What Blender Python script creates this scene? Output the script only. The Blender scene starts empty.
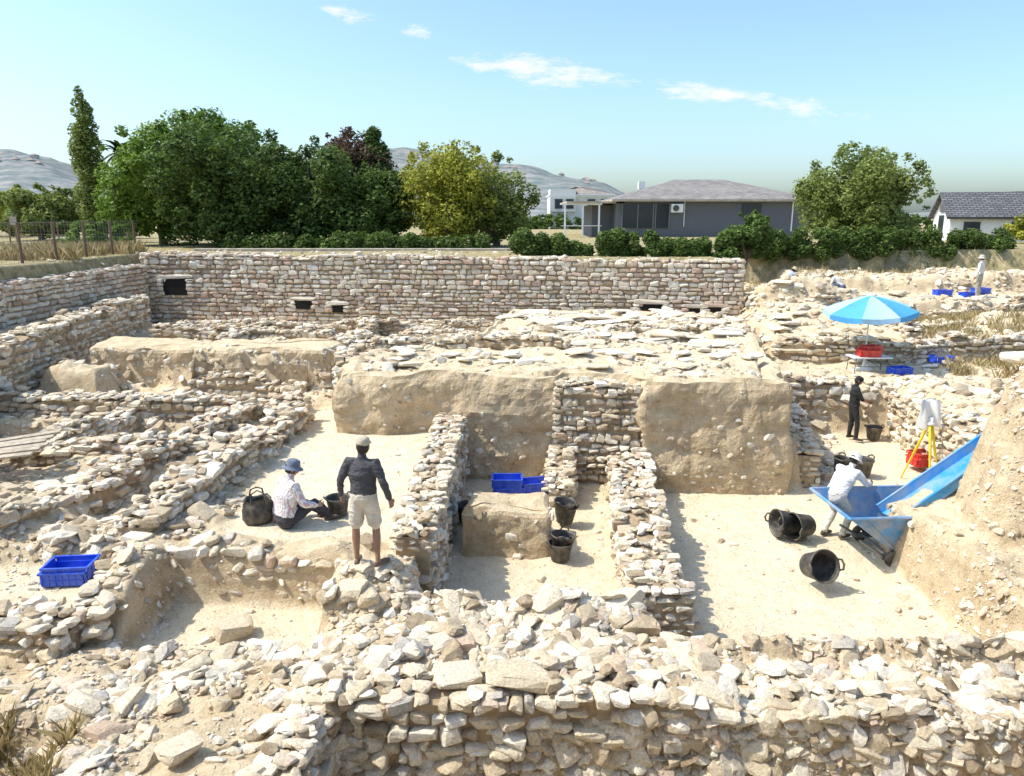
import bpy, bmesh, math, random
import numpy as np
from mathutils import Vector, Matrix
R=math.radians
rng=np.random.default_rng(7); random.seed(7)
S=bpy.context.scene
# ------------------------------------------------------------------ helpers
def link(o): S.collection.objects.link(o); return o
def mesh_np(name,V,F,mats=(),tone=None,midx=None,smooth=False,attrs=None):
    me=bpy.data.meshes.new(name)
    V=np.asarray(V,dtype=np.float32)
    Fs=[np.asarray(f,dtype=np.int32) for f in F if len(f)]
    me.vertices.add(len(V)); me.vertices.foreach_set('co',V.ravel())
    loops=np.concatenate([f.ravel() for f in Fs]); 
    tot=np.concatenate([np.full(len(f),f.shape[1],dtype=np.int32) for f in Fs])
    st=np.concatenate([[0],np.cumsum(tot)[:-1]]).astype(np.int32)
    me.loops.add(len(loops)); me.loops.foreach_set('vertex_index',loops)
    me.polygons.add(len(tot)); me.polygons.foreach_set('loop_start',st)
    if midx is not None: me.polygons.foreach_set('material_index',np.asarray(midx,dtype=np.int32))
    me.polygons.foreach_set('use_smooth',np.full(len(tot),bool(smooth)))
    me.update(calc_edges=True); me.validate()
    for m in mats: me.materials.append(m)
    if tone is not None:
        a=me.attributes.new('tone','FLOAT','POINT'); a.data.foreach_set('value',np.asarray(tone,dtype=np.float32))
    if attrs:
        for k,v in attrs.items():
            a=me.attributes.new(k,'FLOAT','POINT'); a.data.foreach_set('value',np.asarray(v,dtype=np.float32))
    return link(bpy.data.objects.new(name,me))
def group(name,parts,loc=(0,0,0),rot=(0,0,0)):
    e=link(bpy.data.objects.new(name,None)); e.location=loc; e.rotation_euler=rot
    for p in parts: p.parent=e
    return e
# ------------------------------------------------------------------ materials
def mat(name):
    m=bpy.data.materials.new(name); m.use_nodes=True
    nt=m.node_tree; b=nt.nodes['Principled BSDF']; return m,nt,b
def ramp(nt,fac,stops):
    r=nt.nodes.new('ShaderNodeValToRGB'); cr=r.color_ramp
    while len(cr.elements)<len(stops): cr.elements.new(.5)
    for e,(p,c) in zip(cr.elements,stops): e.position=p; e.color=(*c,1)
    nt.links.new(fac,r.inputs[0]); return r.outputs[0]
def noise(nt,vec,scale,detail=6,rough=.6):
    n=nt.nodes.new('ShaderNodeTexNoise'); n.inputs['Scale'].default_value=scale; n.inputs['Detail'].default_value=detail; n.inputs['Roughness'].default_value=rough
    nt.links.new(vec,n.inputs['Vector']); return n.outputs['Fac']
def mixc(nt,fac,a,b,bt='MIX'):
    n=nt.nodes.new('ShaderNodeMix'); n.data_type='RGBA'; n.blend_type=bt
    if isinstance(fac,(int,float)): n.inputs[0].default_value=fac
    else: nt.links.new(fac,n.inputs[0])
    for i,c in ((6,a),(7,b)):
        if isinstance(c,tuple): n.inputs[i].default_value=(*c,1)
        else: nt.links.new(c,n.inputs[i])
    return n.outputs[2]
def mth(nt,op,a,b=0.0,c=None):
    n=nt.nodes.new('ShaderNodeMath'); n.operation=op
    for i,v in enumerate((a,b,c)):
        if v is None: continue
        if isinstance(v,(int,float)): n.inputs[i].default_value=v
        else: nt.links.new(v,n.inputs[i])
    return n.outputs[0]
def bump(nt,b,h,strength=.5,dist=.03):
    n=nt.nodes.new('ShaderNodeBump'); n.inputs['Strength'].default_value=strength; n.inputs['Distance'].default_value=dist
    nt.links.new(h,n.inputs['Height']); nt.links.new(n.outputs[0],b.inputs['Normal'])
def geo_pos(nt): return nt.nodes.new('ShaderNodeNewGeometry').outputs['Position']
def scaled(nt,p,s):
    n=nt.nodes.new('ShaderNodeVectorMath'); n.operation='MULTIPLY'; nt.links.new(p,n.inputs[0]); n.inputs[1].default_value=s; return n.outputs[0]
def attr(nt,name):
    a=nt.nodes.new('ShaderNodeAttribute'); a.attribute_name=name; return a.outputs['Fac']
def simple(name,col,rough=.6,metal=0,var=.15,scale=6,bmp=.1,dust=0):
    m,nt,b=mat(name); p=nt.nodes.new('ShaderNodeTexCoord').outputs['Object']
    n=noise(nt,p,scale)
    d=tuple(c*(1-var) for c in col); l=tuple(min(1,c*(1+var)) for c in col)
    c=ramp(nt,n,[(.3,d),(.7,l)])
    if dust:
        n2=noise(nt,p,scale*.7,8,.7); f=mth(nt,'MULTIPLY',ramp(nt,n2,[(.42,(0,0,0)),(.62,(1,1,1))]),dust)
        c=mixc(nt,f,c,(.55,.46,.32))
    nt.links.new(c,b.inputs['Base Color']); b.inputs['Roughness'].default_value=rough; b.inputs['Metallic'].default_value=metal
    if bmp: bump(nt,b,noise(nt,p,scale*6),bmp,.01)
    return m
def make_stone(name,cols,dust=.45):
    m,nt,b=mat(name); p=geo_pos(nt); t=attr(nt,'tone')
    c=ramp(nt,t,cols)
    n1=noise(nt,p,4.5,8,.65); n2=noise(nt,p,34,8,.75)
    c=mixc(nt,mth(nt,'MULTIPLY',ramp(nt,n1,[(.42,(0,0,0)),(.64,(1,1,1))]),dust),c,(.72,.60,.42))
    c=mixc(nt,.85,c,ramp(nt,n2,[(.32,(.54,.51,.46)),(.60,(1.1,1.1,1.1))]),'MULTIPLY')
    nt.links.new(c,b.inputs['Base Color']); b.inputs['Roughness'].default_value=.95
    b.inputs['Specular IOR Level'].default_value=.12
    h=mth(nt,'ADD',mth(nt,'MULTIPLY',n1,1.0),mth(nt,'MULTIPLY',n2,.5))
    bump(nt,b,h,.85,.035)
    return m
STONE=make_stone('limestone_rubble',[(0,(.29,.215,.14)),(.13,(.50,.40,.275)),(.36,(.67,.575,.425)),(.6,(.77,.695,.565)),(.84,(.84,.79,.69)),(.92,(.60,.43,.30)),(.97,(.50,.47,.43)),(1,(.34,.31,.27))])
BACKSTONE=make_stone('masonry_stone',[(0,(.38,.29,.21)),(.15,(.60,.50,.38)),(.4,(.75,.67,.54)),(.7,(.86,.80,.70)),(.86,(.68,.49,.38)),(.94,(.52,.38,.31)),(1,(.44,.41,.37))],.3)
def make_earth(name,vertical=False):
    m,nt,b=mat(name); p=geo_pos(nt)
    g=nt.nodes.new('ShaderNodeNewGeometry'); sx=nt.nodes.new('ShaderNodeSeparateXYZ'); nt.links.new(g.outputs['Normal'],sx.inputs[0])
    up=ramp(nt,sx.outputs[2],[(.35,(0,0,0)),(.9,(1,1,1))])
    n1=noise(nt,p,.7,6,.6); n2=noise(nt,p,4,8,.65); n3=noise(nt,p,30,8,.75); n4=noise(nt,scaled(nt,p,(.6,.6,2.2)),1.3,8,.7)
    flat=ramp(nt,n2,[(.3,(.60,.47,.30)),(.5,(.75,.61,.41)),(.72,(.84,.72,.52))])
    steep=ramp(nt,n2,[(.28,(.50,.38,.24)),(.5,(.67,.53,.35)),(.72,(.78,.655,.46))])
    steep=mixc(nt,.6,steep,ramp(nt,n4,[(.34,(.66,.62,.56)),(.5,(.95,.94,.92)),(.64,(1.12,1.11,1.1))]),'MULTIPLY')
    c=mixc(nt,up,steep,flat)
    c=mixc(nt,.6,c,ramp(nt,n1,[(.3,(.80,.76,.70)),(.65,(1.05,1.05,1.05))]),'MULTIPLY')
    if not vertical:
        f=attr(nt,'floor'); fl=ramp(nt,n2,[(.25,(.76,.63,.43)),(.5,(.87,.75,.54)),(.8,(.90,.81,.62))])
        c=mixc(nt,mth(nt,'MULTIPLY',mth(nt,'MULTIPLY',f,up),.9),c,fl)
        o=attr(nt,'outside'); ol=ramp(nt,n2,[(.3,(.16,.17,.07)),(.5,(.40,.33,.18)),(.7,(.56,.46,.29))])
        c=mixc(nt,o,c,ol)
    v=nt.nodes.new('ShaderNodeTexVoronoi'); v.inputs['Scale'].default_value=13; nt.links.new(p,v.inputs['Vector'])
    fl=ramp(nt,v.outputs['Distance'],[(.14,(1,1,1)),(.24,(0,0,0))])
    fl=mth(nt,'MULTIPLY',fl,ramp(nt,noise(nt,p,2.2,2),[(.48,(0,0,0)),(.55,(1,1,1))]))
    c=mixc(nt,mth(nt,'MULTIPLY',fl,.6),c,(.80,.73,.60))
    c=mixc(nt,.6,c,ramp(nt,n3,[(.3,(.60,.56,.51)),(.60,(1.1,1.1,1.1))]),'MULTIPLY')
    nt.links.new(c,b.inputs['Base Color']); b.inputs['Roughness'].default_value=1; b.inputs['Specular IOR Level'].default_value=.1
    h=mth(nt,'ADD',mth(nt,'ADD',mth(nt,'MULTIPLY',n2,1.3),mth(nt,'MULTIPLY',n3,.5)),mth(nt,'MULTIPLY',fl,.4))
    bump(nt,b,h,.95,.07)
    return m
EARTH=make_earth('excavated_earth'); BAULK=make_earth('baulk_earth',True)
MORTAR=simple('earth_mortar',(.36,.27,.17),1,var=.35,scale=7,bmp=.6)
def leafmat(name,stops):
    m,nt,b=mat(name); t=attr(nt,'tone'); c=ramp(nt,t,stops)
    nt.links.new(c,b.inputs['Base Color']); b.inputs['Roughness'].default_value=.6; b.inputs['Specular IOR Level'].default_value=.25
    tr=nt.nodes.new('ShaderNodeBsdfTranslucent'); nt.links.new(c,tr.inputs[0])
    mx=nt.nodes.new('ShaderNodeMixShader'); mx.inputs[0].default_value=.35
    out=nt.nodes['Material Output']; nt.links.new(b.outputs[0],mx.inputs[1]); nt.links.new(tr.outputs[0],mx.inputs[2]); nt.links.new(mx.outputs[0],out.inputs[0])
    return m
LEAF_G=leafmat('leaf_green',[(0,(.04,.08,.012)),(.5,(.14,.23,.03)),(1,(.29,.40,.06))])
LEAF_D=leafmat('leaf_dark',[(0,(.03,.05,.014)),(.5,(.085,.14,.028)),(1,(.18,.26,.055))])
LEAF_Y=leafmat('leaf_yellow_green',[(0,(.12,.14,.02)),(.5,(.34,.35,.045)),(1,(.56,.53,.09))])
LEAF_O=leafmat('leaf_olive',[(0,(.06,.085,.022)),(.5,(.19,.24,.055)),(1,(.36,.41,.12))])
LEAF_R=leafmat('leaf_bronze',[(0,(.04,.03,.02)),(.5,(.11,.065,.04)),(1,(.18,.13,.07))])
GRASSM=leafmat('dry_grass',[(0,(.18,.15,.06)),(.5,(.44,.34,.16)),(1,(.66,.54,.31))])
BARK=simple('bark',(.16,.12,.085),.95,var=.4,scale=12,bmp=.5)
BLACKP=simple('black_rubber',(.022,.022,.024),.55,scale=9,dust=.22)
BLUEP=simple('blue_plastic',(.015,.09,.62),.4,var=.15,dust=.12)
REDP=simple('red_plastic',(.6,.035,.03),.4,dust=.15)
BLUEM=simple('blue_painted_steel',(.08,.27,.56),.5,.1,var=.2,scale=3,dust=.6)
BLUEM2=simple('blue_painted_steel_clean',(.035,.30,.66),.4,.1,var=.15,scale=3,dust=.45)
STEEL=simple('grey_steel',(.22,.22,.22),.5,.6)
RUSTY=simple('rusty_post',(.16,.10,.07),.8)
WHITEP=simple('white_paint',(.80,.80,.78),.6,var=.05)
YEL=simple('yellow_paint',(.78,.58,.03),.5,var=.1)
WOOD=simple('weathered_wood',(.42,.35,.26),.9,var=.3,scale=10,bmp=.4)
SHADEBLK=simple('opening_shade_black',(.012,.010,.008),1)  # near-black colour that paints the shade inside the wall openings
GLASS=simple('dark_glass',(.03,.04,.05),.12,0,bmp=0)
# ------------------------------------------------------------------ noise
_T=np.random.default_rng(3).random((256,256))
def vn(x,y,s,o=0):
    x=np.asarray(x,float)*s+o*17.3+1000; y=np.asarray(y,float)*s+o*9.1+1000
    xi=np.floor(x).astype(int); yi=np.floor(y).astype(int); fx=x-xi; fy=y-yi
    fx=fx*fx*(3-2*fx); fy=fy*fy*(3-2*fy)
    a=_T[xi%256,yi%256]; b=_T[(xi+1)%256,yi%256]; c=_T[xi%256,(yi+1)%256]; d=_T[(xi+1)%256,(yi+1)%256]
    return (a*(1-fx)+b*fx)*(1-fy)+(c*(1-fx)+d*fx)*fy-.5
def fbm(x,y,s,o=0,oc=4):
    r=0;a=1
    for i in range(oc): r=r+a*vn(x,y,s*2**i,o+i*3.7); a*=.5
    return r
def sm(t): t=np.clip(t,0,1); return t*t*(3-2*t)
def sdf(poly,x,y):
    d=np.full(x.shape,1e9); ins=np.zeros(x.shape,bool); n=len(poly)
    for i in range(n):
        ax,ay=poly[i]; bx,by=poly[(i+1)%n]; ex,ey=bx-ax,by-ay
        t=np.clip(((x-ax)*ex+(y-ay)*ey)/(ex*ex+ey*ey),0,1)
        d=np.minimum(d,np.hypot(x-ax-t*ex,y-ay-t*ey))
        c=((ay>y)!=(by>y)); xx=ax+(y-ay)*ex/(ey if abs(ey)>1e-9 else 1e-9)
        ins^= c&(x<xx)
    return np.where(ins,-d,d)
# ------------------------------------------------------------------ terrain
BLOCK=[(-3.85,16.0),(1.0,15.85),(1.2,16.25),(2.5,15.9),(2.75,15.2),(5.85,15.1),(6.3,17.5),(8.0,25.2),(5,27.3),(0,27.6),(-1,22),(-4.2,19.6)]
BLK_IN=[(-3.5,16.35),(.9,16.2),(1.3,16.5),(2.6,16.2),(2.95,15.55),(5.5,15.45),(6.0,17.6),(7.7,25.2),(5,26.9),(0,27.2),(-.8,21.8),(-3.9,19.3)]
BT=2.40
WHITEFL=[(-4.4,10.4),(-1.5,10.1),(-1.4,16.3),(-3.9,16.3),(-4.1,18),(-5.5,18),(-4.7,14)]
PIT=[(-1.3,9.0),(1.9,8.9),(2.6,16.1),(-1.15,16.3)]
RFLOOR=[(1.7,8.3),(6.4,8.0),(6.5,12.2),(9.4,13),(10.2,19.4),(7.4,19.8),(6.2,15.3),(2.3,15.5)]
FRONT=[(-2.2,6.75),(3.2,6.75),(2.6,8.3),(1.8,8.8),(-1.3,9.1),(-2.2,8.9)]
LEV=[
 ([(-15,1.25),(18,1.25),(22,10),(27,20),(27,33.5),(9,34),(8.6,27.9),(-14.9,30.8)],1.1,.3,0),
 ([(-15.2,10),(-12.4,10),(-13.5,28),(-15.2,30.7)],2.55,.5,0),
 ([(-13,23),(-1,23),(1,27.6),(9,26.5),(8.6,28.1),(-14.5,30.7)],1.5,.7,.2),
 ([(-12.0,20.9),(-5.2,20.3),(-5.1,22),(-12.2,22.7)],2.12,.2,0),
 ([(-12.4,19.2),(-10.9,19.0),(-10.8,20.2),(-12.4,20.3)],2.0,.5,0),
 ([(-8.9,18.5),(-5.9,18.3),(-5.9,20.0),(-8.9,20.2)],.5,.2,.9),
 ([(-11.8,14.6),(-9.3,14.6),(-9.4,17.0),(-12.2,17.0)],.5,.3,.6),
 ([(-12.0,11.5),(-10.2,11.4),(-10.4,13.2),(-12.4,13.3)],.6,.3,.5),
 ([(-7.2,11.0),(-5.9,11.0),(-5.6,13.0),(-7.1,13.2)],.8,.3,.3),
 ([(-9,15),(-7.2,15),(-6.8,17.2),(-9,17.2)],.6,.3,.6),
 ([(7.5,19.9),(27,19),(27,34),(8,34)],1.35,.2,.3),
 ([(10.3,12.6),(27,12),(27,20.2),(10.6,20)],1.5,.8,.2),
 ([(8.2,23.2),(13,22.4),(27,22.8),(27,34),(8,34)],2.0,.4,.2),
 ([(8.9,26.6),(14,26),(27,26.4),(27,34),(8.5,34)],2.8,.4,.1),
 ([(12,30.3),(20,30),(27,30.5),(27,34),(12,34)],3.4,.4,0),
 (BLK_IN,BT,.25,.25),
 ([(-10,4.8),(-2,4.8),(-2,8.7),(-10,8.7)],.62,.5,0),
 (WHITEFL,1.1,.15,1),(PIT,.05,.12,.8),(RFLOOR,0.0,.25,1),
 (FRONT,.70,.9,0),
 ([(-4.9,8.3),(-2.5,8.3),(-2.4,9.65),(-4.9,9.8)],.35,.2,.9),
 ([(-9.5,8.8),(-5.6,8.7),(-5.6,9.9),(-9.5,10.1)],.85,.4,.9),
 ([(-14,1.6),(-4.3,1.6),(-4.6,6.7),(-8,7.0),(-14,7.0)],-.1,.7,0),
 ([(-1.95,1.6),(14,1.6),(14,6.3),(7,6.6),(3,6.75),(-1.95,6.8)],-.15,.3,.1),
 ([(2.4,6.8),(6.6,6.7),(6.6,7.8),(2.6,8.2)],.55,.5,0),
 ([(6.6,5),(14,5),(14,8.6),(6.6,8.3)],.4,.9,.2),
 ([(-2.35,8.8),(-1.45,8.8),(-1.45,9.9),(-2.35,9.9)],1.05,.35,0),
]
def H(x,y,full=False):
    x=np.asarray(x,float); y=np.asarray(y,float)
    wx=x+.22*fbm(x,y,.9,1,4); wy=y+.22*fbm(x,y,.9,5,4)
    h=np.full(x.shape,4.3)+.12*fbm(x,y,.15,8,3); fl=np.zeros(x.shape)
    exc=None
    for poly,z,ew,f in LEV:
        if f>=.7: s=sdf(poly,x+.3*(wx-x),y+.3*(wy-y))
        else: s=sdf(poly,wx,wy)
        t=sm(.5-s/ew); h=h*(1-t)+z*t; fl=fl*(1-t)+f*t
        if exc is None: exc=t.copy()
    x0=6.35+.35*fbm(y,y*0,.8,4,3)+.45*np.clip(y-10.3,0,3)
    m=sm((x-x0+.1)/1.6)*sm((y-8.8)/1.9)*(1-sm((y-11.5-.2*np.clip(x-7,0,4))/.4))
    m2=3.4*m+(.48*fbm(x,y,1.0,31,6)+.20*fbm(x,y,4.0,33,4))*sm(m*3)
    h=np.where((x>5)&(x<16),np.maximum(h,m2*(m>0.01)),h); fl=np.where(m>.1,0,fl)
    g=np.exp(-(((x-10.2)/1.9)**2+((y-26.5)/1.6)**2)); h=h+exc*1.0*g
    g=np.exp(-(((x-16.5)/3)**2+((y-24.6)/1.2)**2)); h=h+exc*.7*g
    amp=exc*(1-np.clip(fl,0,1))*np.where(y<9,.7,1)
    h=h+amp*(.28*fbm(x,y,.45,21,4)+.18*fbm(x,y,2.2,25,4))
    h=h+exc*.05*fbm(x,y,1.3,40,5)
    return (h,fl,1-exc) if full else h
def axis(dense0,dense1,step,g,lim0,lim1):
    a=[dense0]
    while a[-1]<dense1: a.append(a[-1]+(step(a[-1])))
    r=[];x=a[-1];s=step(a[-1])
    while x<lim1: s*=g; x+=s; r.append(x)
    l=[];x=a[0];s=step(a[0])
    while x>lim0: s*=g; x-=s; l.append(x)
    return np.array(l[::-1]+a+r)
xs=axis(-15.5,14,lambda v:.055,1.035,-3000,3000)
ys=axis(1.0,36,lambda v:.05+max(0,v-7)*.004,1.06,-200,4000)
X,Y=np.meshgrid(xs,ys)
Z,FL,OUT=H(X,Y,True)
nx,ny=len(xs),len(ys)
idx=np.arange(nx*ny).reshape(ny,nx)
Fq=np.stack([idx[:-1,:-1],idx[:-1,1:],idx[1:,1:],idx[1:,:-1]],-1).reshape(-1,4)
GV=np.stack([X,Y,Z],-1).reshape(-1,3)
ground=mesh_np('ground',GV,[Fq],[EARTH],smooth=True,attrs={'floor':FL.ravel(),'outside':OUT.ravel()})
def gz(x,y): return float(H(np.array([x]),np.array([y]))[0])
# ------------------------------------------------------------------ stones
def ico(sub):
    bm=bmesh.new(); bmesh.ops.create_icosphere(bm,subdivisions=sub,radius=1); bm.verts.ensure_lookup_table()
    v=np.array([x.co[:] for x in bm.verts]); f=np.array([[q.index for q in p.verts] for p in bm.faces]); bm.free(); return v,f
def protos(sub,n,seed,boxy=.45,cuts=9,lo=.62):
    r=np.random.default_rng(seed); v0,f0=ico(sub); out=[]
    for k in range(n):
        v=np.sign(v0)*np.abs(v0)**boxy; v/=np.abs(v).max()
        v*=1+.10*(r.random(v.shape)-.5)
        for j in range(cuts):
            nn=r.normal(size=3); nn/=np.linalg.norm(nn); d=r.uniform(lo,1.0)
            s=v@nn-d; v=v-np.clip(s,0,None)[:,None]*nn
        v[:,2]*=r.uniform(.8,1.05)
        out.append(v*.5)
    return out,f0
PN=protos(3,24,11,.4,12); PM=protos(2,24,12,.4); PF=protos(1,20,13,.55)
WN=protos(3,20,21,.25,7,.95); WM=protos(2,24,22,.25,7,.95)
def rotm(nrm,yaw,tilt=0,r=rng):
    n=np.asarray(nrm,float); n=n/np.linalg.norm(n,axis=1,keepdims=True)
    n=n+tilt*r.normal(size=n.shape); n/=np.linalg.norm(n,axis=1,keepdims=True)
    a=np.stack([np.cos(yaw),np.sin(yaw),np.zeros(len(yaw))],1)
    a=a-(a*n).sum(1,keepdims=True)*n; a/=np.linalg.norm(a,axis=1,keepdims=True)+1e-9
    b=np.cross(n,a); return np.stack([a,b,n],-1)
class Stones:
    def __init__(s): s.V=[];s.F=[];s.T=[];s.n=0
    def add(s,pos,size,rot,tone,pr):
        P,f=pr; k=rng.integers(0,len(P),len(pos))
        for i in range(len(P)):
            w=np.where(k==i)[0]
            if not len(w): continue
            v=P[i][None]*size[w][:,None,:]; v=np.einsum('nij,nkj->nki',rot[w],v)+pos[w][:,None,:]
            nv=len(P[i]); s.V.append(v.reshape(-1,3)); s.T.append(np.repeat(tone[w],nv))
            s.F.append((f[None]+(np.arange(len(w))*nv)[:,None,None]).reshape(-1,3)+s.n); s.n+=nv*len(w)
    def addlod(s,pos,size,rot,tone,wall=False):
        d=pos[:,1]
        for lo,hi,pr in (((-99,10.5,WN),(10.5,999,WM)) if wall else ((-99,9.8,PN),(9.8,19,PM),(19,999,PF))):
            w=(d>=lo)&(d<hi)
            if w.any(): s.add(pos[w],size[w],rot[w],tone[w],pr)
DEN=[
 ([(-15,7),(-1.9,6.5),(-1.6,9.3),(-4.6,10.2),(-5.3,18),(-4,19.5),(-1,23),(-14.5,23)],18,.12),
 ([(-14,22.5),(0,22.5),(1,27.5),(8.6,26.8),(8.6,28),(-14.5,30.5)],9,.14),
 ([(-6.9,9.9),(-4.6,10.1),(-4.9,17.6),(-6.2,17.8)],65,.14),
 ([(-9.3,10.3),(-7.6,10.3),(-7.2,13),(-8.6,13.5)],45,.14),
 (BLOCK,11,.12),
 ([(-1,19.5),(4,19),(6.8,20),(7.8,25.2),(5,27),(0,27),(-.8,22)],16,.15),
 ([(7.0,19.3),(27,19),(27,34),(8,34)],14,.14),
 ([(9.5,12.6),(27,12),(27,19.4),(10.4,19.3)],18,.14),
 (WHITEFL,2.5,.045),(PIT,6,.055),(RFLOOR,3.5,.05),
 ([(-4.7,3.5),(-1.8,3.5),(-1.8,8.4),(-5.2,8.5)],90,.125),
 ([(-2.3,6.6),(3.2,6.6),(2.7,8.6),(1.8,9.2),(-1.2,9.6),(-2.3,9.2)],100,.13),
 ([(-9,6.6),(-4.6,6.3),(-4.8,8.4),(-9,8.5)],55,.12),
 ([(2.2,6.3),(7.2,6.3),(7.2,7.9),(2.4,8.3)],75,.12),
 ([(-1.9,4),(12,4),(12,6.6),(-1.9,6.6)],34,.10),
 ([(6.4,6.2),(12,6.2),(12,9.2),(6.6,8.8)],42,.12),
 ([(5.9,8.8),(13,8.8),(13,12.3),(6.2,12.3)],70,.06),
 ([(-9,8.8),(-5.6,8.8),(-5.6,9.9),(-9,10.0)],10,.07),
 ([(-4.7,8.5),(-2.6,8.5),(-2.5,9.6),(-4.7,9.7)],6,.07),
 ([(6.2,15.3),(7.4,15.5),(8.8,19.6),(7.4,19.8)],35,.14),
]
cx=(GV[Fq[:,0]]+GV[Fq[:,1]]+GV[Fq[:,2]]+GV[Fq[:,3]])/4
e1=GV[Fq[:,2]]-GV[Fq[:,0]]; e2=GV[Fq[:,3]]-GV[Fq[:,1]]; cr=np.cross(e1,e2); area=np.linalg.norm(cr,axis=1)/2; nrm=cr/(2*area[:,None]+1e-12)
loc=(np.abs(cx[:,0])<27)&(cx[:,1]>3.8)&(cx[:,1]<34)
li=np.where(loc)[0]; qx=cx[li,0]; qy=cx[li,1]
den=np.full(len(li),3.0); siz=np.full(len(li),.10)
for poly,d,s in DEN:
    ins=sdf(poly,qx+.3*fbm(qx,qy,1,2,3),qy+.3*fbm(qx,qy,1,9,3))<0
    den[ins]=d; siz[ins]=s
den*=np.clip(1+2.4*fbm(qx,qy,.7,50,3),.12,2.8)
keepv=(np.abs(qx)<.80*qy+2)
ex=den*area[li]*keepv
def place(src,scale,bury,flat,mx=.38):
    n=len(src); g=li[src]; a=rng.random((n,1)); b=rng.random((n,1))
    q=GV[Fq[g]]; p=(q[:,0]*(1-a)+q[:,1]*a)*(1-b)+(q[:,3]*(1-a)+q[:,2]*a)*b
    s=siz[src]*np.clip(rng.lognormal(-.1,.58,n),.35,2.6)*scale; s=np.minimum(s,mx)
    size=np.stack([s*rng.uniform(1,1.7,n),s*rng.uniform(.75,1.1,n),s*rng.uniform(.32,.72,n)*flat],1)
    nn=nrm[g].copy(); nn[:,2]+=.8
    rot=rotm(nn,rng.uniform(0,6.28,n),.2)
    p=p+nn/np.linalg.norm(nn,axis=1,keepdims=True)*(size[:,2:3]*bury)
    return p,size,rot,rng.random(n)
st=Stones(); st.addlod(*place(np.repeat(np.arange(len(li)),rng.poisson(ex)),1.0,.12,1))
p,s_,r_,t_=place(np.repeat(np.arange(len(li)),rng.poisson(ex*2.6*(qy<18))),.34,.3,1.1); st.add(p,s_,r_,t_,PF)
mesh_np('rubble_stones',np.concatenate(st.V),[np.concatenate(st.F)],[STONE],tone=np.concatenate(st.T))
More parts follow.
